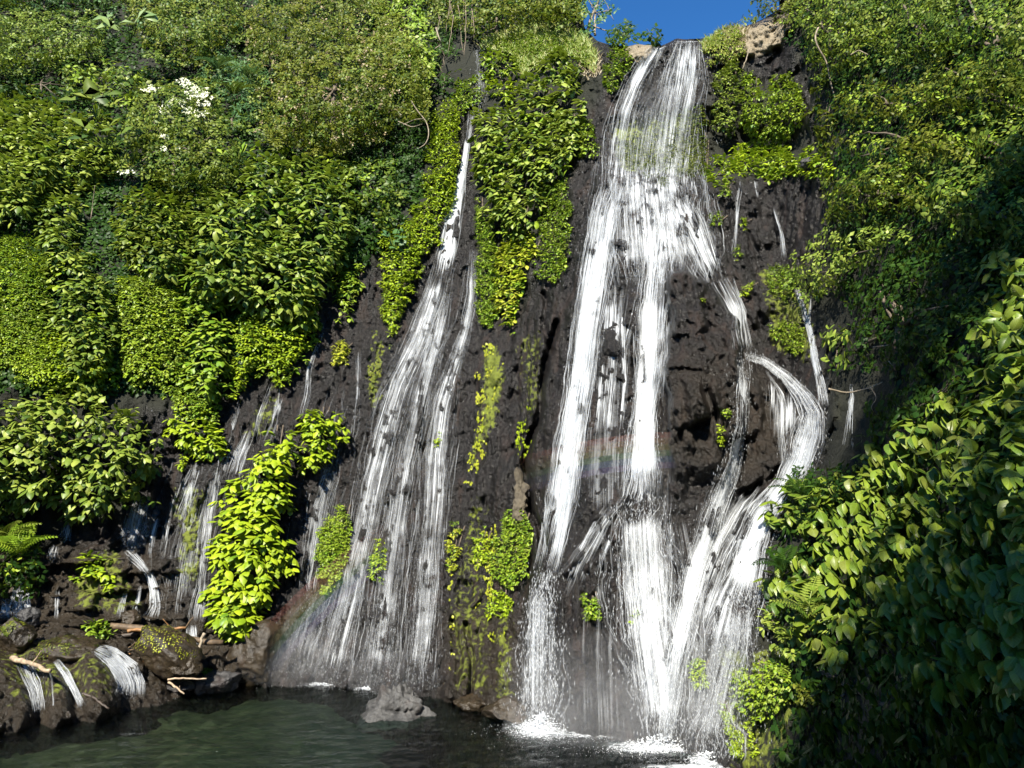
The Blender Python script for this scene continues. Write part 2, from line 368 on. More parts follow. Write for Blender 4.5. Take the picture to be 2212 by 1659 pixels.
FEAT = [   # outline, metres towards the viewer, softness
 ([(1440, 640), (1448, 590), (1475, 578), (1520, 605), (1560, 640), (1588, 690), (1596, 765), (1600, 900), (1540, 1230), (1440, 1230), (1436, 790)], 1.9, 4),
 ([(1446, 592), (1475, 580), (1525, 612), (1530, 700), (1450, 722)], .5, 3), ([(1440, 800), (1520, 788), (1532, 900), (1445, 930)], .45, 4), ([(1540, 800), (1600, 790), (1650, 830), (1640, 930), (1550, 950)], .45, 5), ([(1462, 720), (1560, 700), (1575, 760), (1470, 780)], .3, 4),
 ([(1420, 790), (1500, 760), (1590, 752), (1660, 790), (1700, 840), (1730, 930), (1720, 990), (1640, 1030), (1560, 1040), (1440, 1010)], .55, 26),
 ([(1296, 720), (1330, 700), (1345, 760), (1340, 830), (1300, 820)], .5, 8),
 ([(1340, 640), (1375, 630), (1380, 720), (1350, 740)], .4, 8),
 ([(1205, 1170), (1330, 1080), (1350, 1130), (1260, 1250), (1215, 1250)], .5, 14),
 ([(1160, 1180), (1330, 1200), (1350, 1310), (1180, 1290)], .25, 20),
 ([(1000, 1340), (1100, 1320), (1110, 1545), (960, 1530), (970, 1400)], .5, 12),
 ([(1062, 1480), (1140, 1500), (1150, 1560), (1070, 1560)], .6, 8),
 ([(955, 1470), (1000, 1460), (1005, 1510), (950, 1512)], .45, 6),
 ([(380, 1010), (460, 1000), (440, 1260), (380, 1330), (360, 1200)], .25, 20),
 ([(510, 1330), (590, 1340), (580, 1460), (480, 1470), (440, 1430)], .9, 14),
 ([(840, 700), (1010, 690), (990, 800), (800, 830)], .25, 25),
 ([(1640, 640), (1700, 560), (1760, 700), (1770, 860), (1690, 840)], .35, 16),
 ([(1600, 75), (1612, 58), (1640, 46), (1700, 34), (1712, 62), (1690, 98), (1655, 112), (1625, 122), (1605, 118)], .7, 4), ([(1352, 92), (1376, 84), (1418, 88), (1410, 112), (1384, 132), (1360, 128)], .5, 4), ([(1690, 60), (1725, 55), (1730, 170), (1600, 175), (1600, 130), (1660, 118)], .35, 6),
 ([(800, 1120), (1000, 1080), (980, 1250), (790, 1280)], .2, 30),
 ([(95, 1440), (125, 1450), (150, 1500), (160, 1560), (95, 1580), (90, 1500)], .8, 10), ([(165, 1430), (215, 1420), (250, 1460), (262, 1520), (200, 1560), (180, 1500)], .9, 12), ([(-60, 1420), (30, 1430), (60, 1500), (50, 1590), (-60, 1600)], .9, 12), ([(60, 1400), (230, 1392), (240, 1415), (60, 1428)], .5, 6),
]
for i_, (poly, dz, soft) in enumerate(FEAT): DF -= dz * pmask(poly, soft) * (np.clip((1230 - VV) / 380, 0, 1) if i_ == 0 else 1)
DF += 1.3 * line_mask([(1205, 700), (1180, 790), (1165, 870), (1152, 940), (1136, 1000), (1142, 1060), (1160, 1130), (1165, 1190)], 6, 4)
DF += .9 * line_mask([(1170, 640), (1180, 700), (1195, 760)], 5, 4)
DF += .7 * line_mask([(985, 1340), (985, 1440), (980, 1530)], 7, 4)
DF += .8 * line_mask([(1012, 1350), (1016, 1450), (1010, 1530)], 4, 4)
DF += .5 * line_mask([(1075, 1440), (1090, 1500), (1110, 1560)], 6, 4)
DF += .5 * line_mask([(1350, 1090), (1290, 1170), (1230, 1260)], 8, 6)
DF += .5 * line_mask([(1700, 1010), (1620, 1060), (1540, 1180)], 10, 6)
DF += .45 * line_mask([(1670, 1110), (1590, 1200), (1520, 1330)], 10, 6)
# the recess behind the upper fall and under the green shelf
DF += .9 * pmask([(1310, 270), (1530, 230), (1620, 280), (1770, 270), (1790, 330), (1690, 345), (1530, 365), (1310, 362)], 12)
# bedded ledges low on the left bank: vertical faces with flat tops
lm = pmask([(40, 1190), (380, 1190), (400, 1345), (240, 1370), (30, 1360)], 14)
ph = (VV + .5 * wob + .06 * UU) / 34.0; fr = ph - np.floor(ph)
DF -= lm * (.34 * (1 - np.clip((1 - fr) * 3, 0, 1)) * 1.0 + .40 * vnoise(UU / 60, np.floor(ph), 1.7, 3))
# relief noise, metres; world coordinates so that grain has its real size
P0 = unproj(UU, VV, DF)
X, Yw, Z = P0[..., 0], P0[..., 1], P0[..., 2]
nearf = np.clip((UU - 1640) / 200, 0, 1)
n_big = fbm(X / 3.2, Yw / 3.2, Z / 4.0, 3, 11)
n_mid = 1 - np.abs(fbm(X / .9, Yw / .9, Z / 1.5, 5, 21, .6)) * 1.6
n_col = fbm(X / .8, Yw / 2.0, Z / 5.0, 3, 31)
n_grv = np.abs(fbm(X / .42, Yw / .8, Z / 3.2, 3, 35)) ; n_big2 = np.abs(fbm(X / 1.6, Yw / 2.0, Z / 2.4, 3, 36))
n_fin = fbm(X / .20, Yw / .20, Z / .26, 3, 61)
calm = 1 - .75 * pmask([(0, 1385), (240, 1385), (300, 1560), (0, 1600)], 20)
DF = DF - calm * (.26 * n_big + .16 * n_mid + .13 * n_col + .26 * n_grv + .42 * n_big2) - .085 * n_fin - .035 * (1 - 2 * np.abs(fbm(X / .35, Yw / .35, Z / .35, 3, 71)))
BUTT = pmask([(1446, 640), (1450, 592), (1475, 580), (1520, 608), (1556, 645), (1575, 690), (1578, 765), (1588, 780), (1580, 880), (1560, 990), (1450, 1000), (1445, 790)], 4)
DS = blur(DF, 8, 2)          # a calm copy for plants and sheets of water
def samp(G, u, v):
    fu = np.clip((np.asarray(u, float) - GU[0]) / STEP, 0, len(GU) - 1.001); fv = np.clip((np.asarray(v, float) - GV[0]) / STEP, 0, len(GV) - 1.001)
    i = fu.astype(int); j = fv.astype(int); a = fu - i; b = fv - j
    return (G[j, i] * (1 - a) * (1 - b) + G[j, i + 1] * a * (1 - b) + G[j + 1, i] * (1 - a) * b + G[j + 1, i + 1] * a * b)
def at(u, v, lift=0.0):
    return unproj(u, v, samp(DS, u, v) - lift)
# rim against the sky
vtop = np.interp(GU, [-420, 1215, 1262, 1290, 1330, 1380, 1425, 1460, 1515, 1560, 1600, 1630, 1680, 1720, 2640],
                 [-300, -300, 60, 88, 100, 96, 100, 84, 84, 74, 60, 50, 20, -300, -300]).astype(float)
vtop += 3 * vnoise(GU / 17.0, 0.5, 0.5, 77)

VEG_POLYS = [
 [(-420, -300), (1250, -300), (1290, 60), (1300, 170), (1250, 330), (1170, 480), (1120, 690), (1040, 680), (1030, 240), (990, 220), (985, 420), (900, 580), (850, 720),
  (820, 560), (760, 620), (700, 680), (640, 800), (480, 860), (300, 880), (330, 1000), (250, 1110), (120, 1180), (0, 1180), (-420, 1300)],
 [(1700, 60), (1720, -300), (2640, -300), (2640, 2000), (1650, 2000), (1620, 1600), (1640, 1300), (1690, 1090), (1790, 1000), (1800, 860), (1780, 700), (1720, 600), (1790, 500), (1780, 330), (1740, 150)],
 [(1530, 160), (1600, 130), (1640, 180), (1720, 165), (1740, 250), (1790, 340), (1700, 370), (1530, 380)],
]
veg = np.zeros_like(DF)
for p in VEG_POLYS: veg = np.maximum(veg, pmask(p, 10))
MOSS = [[(1045, 740), (1080, 750), (1085, 850), (1060, 960), (1025, 1020), (1005, 1060), (1020, 960), (1035, 850)],
 [(1110, 730), (1190, 700), (1185, 860), (1130, 940), (1110, 900)], [(800, 690), (840, 760), (830, 880), (790, 880)],
 [(370, 1050), (450, 1040), (430, 1250), (370, 1290)], [(560, 850), (640, 800), (600, 960), (500, 960)],
 [(1000, 1080), (1060, 1060), (1060, 1500), (960, 1510), (970, 1300)], [(1060, 1320), (1110, 1320), (1110, 1560), (1060, 1540)],
 [(1640, 560), (1760, 640), (1770, 800), (1650, 760)], [(150, 1190), (260, 1180), (330, 1330), (150, 1330)], [(0, 1380), (260, 1390), (270, 1500), (0, 1540)],
 [(1540, 1380), (1720, 1400), (1720, 1659), (1560, 1659)], [(1320, 260), (1530, 220), (1530, 380), (1330, 370)]]
moss = np.zeros_like(DF)
for i, p in enumerate(MOSS): moss = np.maximum(moss, pmask(p, 12) * (.62, .42, .5, .5, .45, .42, .5, .5, .5, .42, .5, .6)[i])
brown = .85 * pmask([(-100, 1190), (330, 1190), (400, 1340), (560, 1350), (580, 1480), (300, 1530), (-100, 1650)], 30)
brown = np.maximum(brown, .6 * pmask([(970, 1320), (1120, 1320), (1130, 1560), (950, 1540)], 20)); brown = np.maximum(brown, .45 * pmask([(1440, 760), (1600, 760), (1720, 860), (1720, 990), (1600, 1040), (1440, 1010)], 30))
tan = np.maximum(pmask([(1600, 75), (1612, 58), (1640, 46), (1700, 34), (1712, 62), (1690, 98), (1655, 112), (1625, 122), (1605, 118)], 4), pmask([(1352, 92), (1376, 84), (1418, 88), (1410, 112), (1384, 132), (1360, 128)], 4))
Vm = unproj(UU, np.maximum(VV, vtop[None, :]), 0 * UU + DF)
nv, nu = UU.shape
idx = np.arange(nv * nu).reshape(nv, nu)
q = np.stack([idx[:-1, :-1], idx[1:, :-1], idx[1:, 1:], idx[:-1, 1:]], -1).reshape(-1, 4)
keep = ~((VV + STEP)[:-1, :-1] < vtop[None, :-1])
# coarser facets where the slope lies wholly under plants or far outside the view
hid = (veg > .93) | (UU < -60) | (UU > 2280) | (VV < -60) | (VV > 1720)
nb, mb = (nv - 1) // 4, (nu - 1) // 4
hb = np.ones((nb, mb), bool); kb = np.ones((nb, mb), bool)
for a_ in range(5):
    for b_ in range(5): hb &= hid[a_:a_ + 4 * nb:4, b_:b_ + 4 * mb:4][:nb, :mb]
for a_ in range(4):
    for b_ in range(4): kb &= keep[a_:a_ + 4 * nb:4, b_:b_ + 4 * mb:4][:nb, :mb]
hb &= kb
big = np.zeros_like(keep); big[:4 * nb, :4 * mb] = np.repeat(np.repeat(hb, 4, 0), 4, 1)
qb = np.stack([idx[0:4 * nb:4, 0:4 * mb:4], idx[4:4 * nb + 1:4, 0:4 * mb:4], idx[4:4 * nb + 1:4, 4:4 * mb + 1:4], idx[0:4 * nb:4, 4:4 * mb + 1:4]], -1)[hb]
q = np.concatenate([q[(keep & ~big).reshape(-1)], qb])
cliff = mesh_np('cliff', Vm.reshape(-1, 3), q, MATS['cliff_rock'], attrs={'veg': veg, 'moss': moss, 'brown': brown, 'tan': tan}, smooth=True, kind='structure')

# plateau behind the rim, the bank the viewer stands on, the bed of the pool
def sheet(name, xs, ys, zf, mat, kind='structure', attrs=None):
    xx, yy = np.meshgrid(xs, ys); zz = zf(xx, yy); n, m = xx.shape; ii = np.arange(n * m).reshape(n, m)
    f = np.stack([ii[:-1, :-1], ii[:-1, 1:], ii[1:, 1:], ii[1:, :-1]], -1).reshape(-1, 4)
    return mesh_np(name, np.stack([xx, yy, zz], -1).reshape(-1, 3), f, mat, smooth=True, kind=kind)
sheet('plateau', np.linspace(3.2, 13, 30), np.linspace(33.2, 140, 40), lambda x, y: 24.6 + .015 * (y - 33) + .25 * vnoise(x / 4, y / 4, 0, 5), MATS['soil'])
def bank_z(x, y):
    t = np.clip((y + 3) / 14, 0, 1)
    return 3.7 - 6.0 * t * t * (3 - 2 * t) + .25 * fbm(x / 3, y / 3, 0, 3, 8) + np.clip((-y - 6) / 12, 0, 3) * 4
sheet('ground', np.linspace(-60, 60, 90), np.linspace(-70, 14, 80), bank_z, MATS['soil'])

# ------------------------------------------------------------------ pool
def pool_bed_z(x, y):
    d = np.clip((x + 8.5) / 9.0, 0, 1)
    return -.45 - 1.9 * d * d * (3 - 2 * d) - .3 * np.clip((24 - y) / 10, 0, 1) + .16 * fbm(x / 1.1, y / 1.1, 0, 3, 15) + .05 * vnoise(x / .3, y / .3, 0, 16)
m, nt, out = mat_new('pool_bed'); L = nt.links
geo = nt.nodes.new('ShaderNodeNewGeometry')
vo = N(nt, 'ShaderNodeTexVoronoi', Scale=3.4); L.new(geo.outputs['Position'], vo.inputs['Vector'])
nz = N(nt, 'ShaderNodeTexNoise', Scale=.8, Detail=5.0); L.new(geo.outputs['Position'], nz.inputs['Vector'])
c = mix_c(nt, nz.outputs[0], ramp(nt, [(0, (.02, .017, .008)), (.5, (.09, .072, .038)), (1, (.24, .20, .12))], vo.outputs['Color']).outputs[0], (.040, .050, .022))
c = mix_c(nt, ramp(nt, [(.0, (1, 1, 1)), (.12, (0, 0, 0))], vo.outputs['Distance']).outputs[0], c, (.20, .17, .1))
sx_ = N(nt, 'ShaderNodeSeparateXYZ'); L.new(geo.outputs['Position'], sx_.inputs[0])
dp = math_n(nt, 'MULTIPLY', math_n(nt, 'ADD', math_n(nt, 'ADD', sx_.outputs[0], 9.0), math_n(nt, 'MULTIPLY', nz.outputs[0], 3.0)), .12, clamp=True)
c = mix_c(nt, dp, c, (.014, .034, .030))       # dark teal where the basin deepens, water depth put into the colour
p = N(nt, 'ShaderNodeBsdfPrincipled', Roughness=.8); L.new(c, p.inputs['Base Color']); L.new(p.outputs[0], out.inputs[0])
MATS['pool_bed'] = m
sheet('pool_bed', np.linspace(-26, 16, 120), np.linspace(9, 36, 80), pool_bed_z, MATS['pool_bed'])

m, nt, out = mat_new('pool_water'); L = nt.links
geo = nt.nodes.new('ShaderNodeNewGeometry')
mp = N(nt, 'ShaderNodeMapping'); mp.inputs['Scale'].default_value = (1, 1.9, 1); L.new(geo.outputs['Position'], mp.inputs[0])
n1 = N(nt, 'ShaderNodeTexNoise', Scale=4.2, Detail=5.0, Roughness=.62, Distortion=.8); L.new(mp.outputs[0], n1.inputs['Vector'])
bp = N(nt, 'ShaderNodeBump', Strength=1.0, Distance=.09); L.new(n1.outputs[0], bp.inputs['Height'])
fr = N(nt, 'ShaderNodeFresnel', IOR=1.33); L.new(bp.outputs[0], fr.inputs['Normal'])
gl = N(nt, 'ShaderNodeBsdfGlossy', Roughness=.06); L.new(bp.outputs[0], gl.inputs['Normal'])
tp = nt.nodes.new('ShaderNodeBsdfTransparent')
mx = nt.nodes.new('ShaderNodeMixShader'); L.new(fr.outputs[0], mx.inputs[0]); L.new(tp.outputs[0], mx.inputs[1]); L.new(gl.outputs[0], mx.inputs[2])
L.new(mx.outputs[0], out.inputs['Surface'])
tp.inputs[0].default_value = (.52, .66, .60, 1)
MATS['pool_water'] = m
xs = np.linspace(-22, 14, 240); ys = np.linspace(12, 34, 170)
xx, yy = np.meshgrid(xs, ys)
amp = .020 + .04 * np.exp(-((xx - 2.5) ** 2 + (yy - 22) ** 2) / 18)
zz = amp * fbm(xx / .55, yy / .32, 0, 3, 91)
n, mm = xx.shape; ii = np.arange(n * mm).reshape(n, mm)
Vt = np.stack([xx, yy, zz], -1).reshape(-1, 3)
ring = np.concatenate([ii[0, :-1], ii[:-1, -1], ii[-1, :0:-1], ii[:0:-1, 0]])
Vb = Vt[ring].copy(); Vb[:, 2] = -4
f = np.stack([ii[:-1, :-1], ii[:-1, 1:], ii[1:, 1:], ii[1:, :-1]], -1).reshape(-1, 4)
nr = len(ring); k0 = len(Vt); kk = np.arange(nr)
f2 = np.stack([ring[kk], k0 + kk, k0 + (kk + 1) % nr, ring[(kk + 1) % nr]], -1)[:, ::-1]
cen = np.array([[-5, 22, -4.0]])
f3 = np.stack([k0 + kk, k0 + kk, k0 + (kk + 1) % nr, np.full(nr, k0 + nr)], -1)
V = np.concatenate([Vt, Vb, cen]); 
tri = np.concatenate([f[:, [0, 1, 2]], f[:, [0, 2, 3]], f2[:, [0, 1, 2]], f2[:, [0, 2, 3]], f3[:, [1, 3, 2]]])
mesh_np('pool_water', V, tri, MATS['pool_water'], smooth=True, kind='structure')

# ------------------------------------------------------------------ leaves
T8 = np.array([(0, 0, 0), (-.5, .32, -.07), (0, .35, .03), (.5, .32, -.07), (-.40, .68, -.12), (0, .70, -.02), (.40, .68, -.12), (0, 1, -.20)], float)
F8 = np.array([(0, 2, 1), (0, 3, 2), (1, 2, 5), (1, 5, 4), (2, 3, 6), (2, 6, 5), (4, 5, 7), (5, 6, 7)])
T4 = np.array([(0, 0, 0), (-.5, .45, -.07), (0, .48, .02), (.5, .45, -.07), (0, 1, -.15)], float)
F4 = np.array([(0, 2, 1), (0, 3, 2), (1, 2, 4), (2, 3, 4)])
def leaf_proto(key, curl):
    """one blade with midrib fold, bent tip and a short stalk"""
    n = 6; V = []; Fq = []
    for i in range(n + 1):
        t = i / n
        wd = .5 * math.sin(math.pi * min(1, t * .93 + .05) ** .80) ** .8 if 0 < i < n else .02
        z = -curl * t * t
        V += [(-wd, t, z - .14 * wd), (-wd * .5, t + .01, z - .01 * wd), (0, t + .015, z + .035 * (1 - t) - .02), (wd * .5, t + .01, z - .01 * wd), (wd, t, z - .14 * wd)]
    for i in range(n):
        for j in range(4):
            a = i * 5 + j; Fq.append((a, a + 1, a + 6, a + 5))
    b = len(V); V += [(-.015, 0, -.01), (.015, 0, -.01), (-.015, -.22, -.08), (.015, -.22, -.08)]; Fq.append((b, b + 1, b + 3, b + 2))
    me = bpy.data.meshes.new('leaf'); me.from_pydata(V, [], Fq)
    uvl = me.uv_layers.new(name='UVMap')
    for lp in me.loops:
        vi = lp.vertex_index; uvl.data[lp.index].uv = (((-1, -.5, 0, .5, 1)[vi % 5]), vi // 5 / n) if vi < b else (0, 0)
    me.polygons.foreach_set('use_smooth', [True] * len(me.polygons)); me.materials.append(MATS[key]); me.update()
    return me
PROTO = {}
def protos(key):
    if key not in PROTO: PROTO[key] = [leaf_proto(key, c) for c in (.12, .25, .38, .5)]
    return PROTO[key]

def fine_leaf():
    V = []; Fq = []; n = 4
    for i in range(n + 1):
        t = i / n; wd = .5 * math.sin(math.pi * min(1, t * .88 + .10) ** .78) ** .75 if 0 < i < n else .06; z = -.42 * t ** 1.8
        V += [(-wd, t, z - .28 * wd), (0, t + .015, z - .02), (wd, t, z - .28 * wd)]
    for i in range(n):
        for j in range(2):
            a = i * 3 + j; Fq += [(a, a + 1, a + 4), (a, a + 4, a + 3)]
    return np.array(V), np.array(Fq)
TF, FF = fine_leaf(); UVF = np.array([(x, i // 3 / 4) for i, x in enumerate([-1, 0, 1] * 5)], float)
def build_leaves(P, d, n, Lm, Wm, big):
    T, Fc = (TF, FF) if big == 2 else ((T8, F8) if big else (T4, F4))
    s = norm(np.cross(d, n)); n = norm(np.cross(s, d))
    V = (P[:, None, :] + s[:, None, :] * (T[None, :, 0:1] * Wm[:, None, None]) + d[:, None, :] * (T[None, :, 1:2] * Lm[:, None, None])
         + n[:, None, :] * (T[None, :, 2:3] * Lm[:, None, None]))
    k = len(T); Fa = Fc[None] + (np.arange(len(P)) * k)[:, None, None]
    return V.reshape(-1, 3), Fa.reshape(-1, 3), k

UP = np.array([0, 0, 1.0])
STATS = {'leaves': 0, 'objs': 0}
def foliage(root, poly, mat, leaf=14, thick=1.2, cover=3.0, clump=70, mode='hang', whorl=4, gap=0.0, K=0, seed=1, edge=None, wr=.64, lift=.1, name='foliage', spread=1.0, ragged=1.0, crease=0.0, flat=.35, tall=1.0, sub=0.0, face=0.0, lobes=0.0):
    """fills an outline with shoots of leaves set out in depth over lumps that stand off the slope"""
    rng = np.random.default_rng(seed)
    p = np.array(poly, float); lo, hi = p.min(0), p.max(0)
    area = poly_area(poly)
    Yc = float(samp(DS, *p.mean(0))) - thick * .5
    m_px = Yc / F
    one = leaf * leaf * wr * .62
    nshoot = int(cover * area / one / whorl)
    if nshoot < 1: return
    nt_ = int(nshoot * (hi - lo).prod() / max(area, 1) * 1.05) + 4
    nt_ = int(nt_ * (1 + 2 * lobes / max(hi[1] - lo[1], 1)))
    u = rng.uniform(lo[0], hi[0], nt_); v = rng.uniform(lo[1] - lobes, hi[1] + lobes, nt_)
    ru = ragged * leaf * 1.6 * vnoise(u / (leaf * 2.2), v / (leaf * 2.2), 0, seed + 5); rv = ragged * leaf * 1.6 * vnoise(u / (leaf * 2.2), v / (leaf * 2.2), 7, seed + 6)
    ru = ru + ragged * .10 * clump * vnoise(u / (clump * .5), v / (clump * .5), 3, seed + 15); rv = rv + ragged * .16 * clump * vnoise(u / (clump * .4), v / (clump * .6), 5, seed + 16)
    if lobes > 0: rv = rv + lobes * (vnoise(u / 21, .5, v / 400, seed + 31) + .5 * vnoise(u / 9, 1.5, v / 300, seed + 32)) * np.clip((v - lo[1]) / (hi[1] - lo[1]) * 1.6 - .2, .15, 1)
    ok = in_poly(u + ru, v + rv, poly)
    if gap > 0:
        g = fbm(u / (clump * .55), v / (clump * .45), seed * 1.7, 2, seed + 9)
        ok &= g > (-1 + gap * 1.3) * .75
    u, v = u[ok], v[ok]
    if len(u) == 0: return
    edge = edge or min(.5 * math.sqrt(area), clump * .8)
    # rounded lumps: jittered domes over the outline, each its own size and height
    cs = clump; gx = np.arange(lo[0] - cs, hi[0] + cs, cs * .82); gy = np.arange(lo[1] - cs, hi[1] + cs, cs * .82 * tall)
    cu, cv = np.meshgrid(gx, gy); cu = (cu + rng.uniform(-.42, .42, cu.shape) * cs).ravel(); cv = (cv + rng.uniform(-.42, .42, cv.shape) * cs * tall).ravel()
    nearc = in_poly(cu, cv, poly) | (edge_dist(cu, cv, poly) < cs * .5); cu, cv = cu[nearc], cv[nearc]
    cr = cs * rng.uniform(.55, .95, len(cu)); chh = rng.uniform(.45, 1.0, len(cu))
    def dome(u, v):
        o = np.zeros(np.shape(u))
        for k_ in range(len(cu)):
            dd = ((u - cu[k_]) / cr[k_]) ** 2 + ((v - cv[k_]) / (cr[k_] * tall)) ** 2
            np.maximum(o, chh[k_] * np.sqrt(np.clip(1 - dd, 0, 1)), out=o)
        return o
    if sub > 0:
        c2 = clump * sub; hx = np.arange(lo[0] - c2, hi[0] + c2, c2 * .9); hy = np.arange(lo[1] - c2, hi[1] + c2, c2 * .75)
        Jx = rng.uniform(-.4, .4, (len(hy), len(hx))); Jy = rng.uniform(-.4, .4, (len(hy), len(hx))); Jr = rng.uniform(.5, .85, (len(hy), len(hx)))
    def subd(u, v):
        if sub <= 0: return np.zeros(np.shape(u))
        o = np.zeros(np.shape(u)); i0 = np.floor((u - hx[0]) / (c2 * .9) + .5).astype(int); j0 = np.floor((v - hy[0]) / (c2 * .75) + .5).astype(int)
        for di in (-1, 0, 1):
            for dj in (-1, 0, 1):
                i = np.clip(i0 + di, 0, len(hx) - 1); j = np.clip(j0 + dj, 0, len(hy) - 1)
                dd = ((u - hx[i] - Jx[j, i] * c2) / (Jr[j, i] * c2)) ** 2 + ((v - hy[j] - Jy[j, i] * c2) / (Jr[j, i] * c2 * .75)) ** 2
                np.maximum(o, np.sqrt(np.clip(1 - dd, 0, 1)), out=o)
        return o
    if sub > 0:
        kp = (subd(u, v) > .35) | (rng.uniform(0, 1, len(u)) < .14); u, v = u[kp], v[kp]
        if len(u) == 0: return
    def bulge(u, v):
        e = np.clip(np.where(in_poly(u, v, poly), edge_dist(u, v, poly), 0) / edge, .08, 1)
        b = np.abs(vnoise(u / (clump * .3), v / (clump * .28), seed * 2.3, seed + 1)) * 1.5
        return lift + thick * np.sqrt(e * (2 - e)) * (flat + (1 - flat) * (.88 * dome(u, v) + .12 * np.clip(b, 0, 1))) + sub * .8 * clump * m_px * subd(u, v)
    if crease > 0:
        kp = (dome(u, v) > crease) | (rng.uniform(0, 1, len(u)) < .12); u, v = u[kp], v[kp]
        if len(u) == 0: return
    B = bulge(u, v); h = 5.0
    Dq = samp(DS, u, v)
    depth = rng.uniform(0, 1, len(u)) ** 2.0
    P = unproj(u, v, Dq - B * (1 - .55 * depth))
    Pa = unproj(u + h, v, samp(DS, u + h, v) - bulge(u + h, v)); Pb = unproj(u, v + h, samp(DS, u, v + h) - bulge(u, v + h)); Pc = unproj(u, v, Dq - B)
    n = norm(np.cross(Pb - Pc, Pa - Pc)); n = np.where((n[:, 1:2] > 0), -n, n)
    if face > 0: n = norm(n + face * norm(np.array([0, 0, CAM_H]) - P))
    k = whorl; M = len(u) * k
    n = np.repeat(n, k, 0); P = np.repeat(P, k, 0); depth = np.repeat(depth, k)
    side = norm(np.cross(n, UP)); 
    phi = (np.tile(np.arange(k), len(u)) + np.repeat(rng.uniform(0, 1, len(u)), k)) / k * 2 * np.pi + rng.normal(0, .25, M)
    Lm = leaf * np.repeat(np.sqrt(np.clip((Dq - B) * Yc, 1, None)), k) / F * rng.uniform(.7, 1.25, M)
    if mode == 'hang':
        a = np.sin(phi * .5 - np.pi / 2 * 0) if False else np.sin(phi)
        d = side * (a * .95 * spread)[:, None] + n * (rng.uniform(.35, .8, M) - .25 * np.cos(phi))[:, None] - UP * (.55 + .30 * np.cos(phi))[:, None] + rng.normal(0, .16, (M, 3))
        d = norm(d); ln = norm(n * .55 + UP * .85 + side * (a * .45)[:, None] + rng.normal(0, .16, (M, 3)))
    elif mode == 'flat':
        d = norm(side * rng.normal(0, .6, M)[:, None] - UP + n * .12); ln = norm(n + rng.normal(0, .22, (M, 3)))
    else:
        t2 = norm(np.cross(side, n))
        d = norm(side * np.cos(phi)[:, None] + t2 * np.sin(phi)[:, None] + n * rng.uniform(-.2, .8, M)[:, None] - UP * rng.uniform(-.1, .6, M)[:, None])
        ln = norm(n * 1.0 + UP * .35 + rng.normal(0, .36, (M, 3)))
    P = P + d * (Lm * rng.uniform(.05, .35, M))[:, None]
    Wm = Lm * wr * rng.uniform(.85, 1.15, M)
    tint = np.clip(.45 + .38 * np.repeat(vnoise(u / 55, v / 55, 1.3, seed + 3), k) + rng.normal(0, .2, M), 0, .999)
    STATS['leaves'] += M
    sel = np.zeros(M, bool)
    if K > 0:
        order = np.argsort(depth + rng.uniform(0, .25, M) - .15 * Lm / Lm.mean()); sel[order[:K]] = True
        s = norm(np.cross(d, ln)); nn = norm(np.cross(s, d)); pm = protos(mat); org = np.array(root.location)
        for i in np.nonzero(sel)[0]:
            o = bpy.data.objects.new('leaf', pm[i % 4]); COL.objects.link(o); o.parent = root
            c0, c1, c2, t = s[i] * Wm[i] * 1.05, d[i] * Lm[i] * 1.1, nn[i] * Lm[i], P[i] - org
            o.matrix_basis = Matrix(((c0[0], c1[0], c2[0], t[0]), (c0[1], c1[1], c2[1], t[1]), (c0[2], c1[2], c2[2], t[2]), (0, 0, 0, 1)))
        STATS['objs'] += int(sel.sum())
    r = ~sel
    if r.any():
        V, Fc, kk = build_leaves(P[r], d[r], ln[r], Lm[r], Wm[r], 2 if leaf > 24 else leaf >= 11 and name != 'crown' and root.name.split('.')[0] != 'undergrowth')
        mesh_np(name, V, Fc, MATS[mat], root, tint=np.repeat(tint[r], kk), uv=np.tile(UVF, (int(r.sum()), 1)) if kk == len(TF) else None, smooth=True, kind='stuff')

def tube(name, pts, rad, mat, parent=None, sides=6, kind=None):
    P = np.array(pts, float); n = len(P); rad = np.broadcast_to(np.asarray(rad, float), (n,)) if np.ndim(rad) == 0 else np.interp(np.linspace(0, 1, n), np.linspace(0, 1, len(rad)), rad)
    t = norm(np.gradient(P, axis=0)); ref = np.array([.3, .9, .2]); s = norm(np.cross(t, ref)); b = np.cross(s, t)
    a = np.arange(sides) / sides * 2 * np.pi
    V = P[:, None] + (s[:, None] * np.cos(a)[None, :, None] + b[:, None] * np.sin(a)[None, :, None]) * rad[:, None, None]
    V = V.reshape(-1, 3); i = np.arange(n - 1)[:, None] * sides; j = np.arange(sides)[None]
    Fc = np.stack([i + j, i + (j + 1) % sides, i + sides + (j + 1) % sides, i + sides + j], -1).reshape(-1, 4)
    cap = len(V); V = np.concatenate([V, P[:1], P[-1:]])
    jj = np.arange(sides); c1 = np.stack([np.full(sides, cap), (jj + 1) % sides, jj, jj], -1)
    e = (n - 1) * sides
    Ft = np.concatenate([Fc[:, [0, 1, 2]], Fc[:, [0, 2, 3]], c1[:, :3], np.stack([np.full(sides, cap + 1), e + jj, e + (jj + 1) % sides], -1)])
    return mesh_np(name, V, Ft, mat, parent, smooth=True, kind=kind)
def wander(a, b, n, amp, seed):
    rng = np.random.default_rng(seed); t = np.linspace(0, 1, n)[:, None]
    p = np.array(a)[None] * (1 - t) + np.array(b)[None] * t
    off = np.cumsum(rng.normal(0, 1, (n, 3)), 0); off = off - off[0] - t * (off[-1] - off[0])
    return p + off * amp * np.linalg.norm(np.array(b) - np.array(a)) / n

def base_of(poly, thick):
    p = np.array(poly, float); u = p[:, 0].mean(); v = p[:, 1].max()
    return unproj(u, v, float(samp(DS, u, v)) - thick * .3)

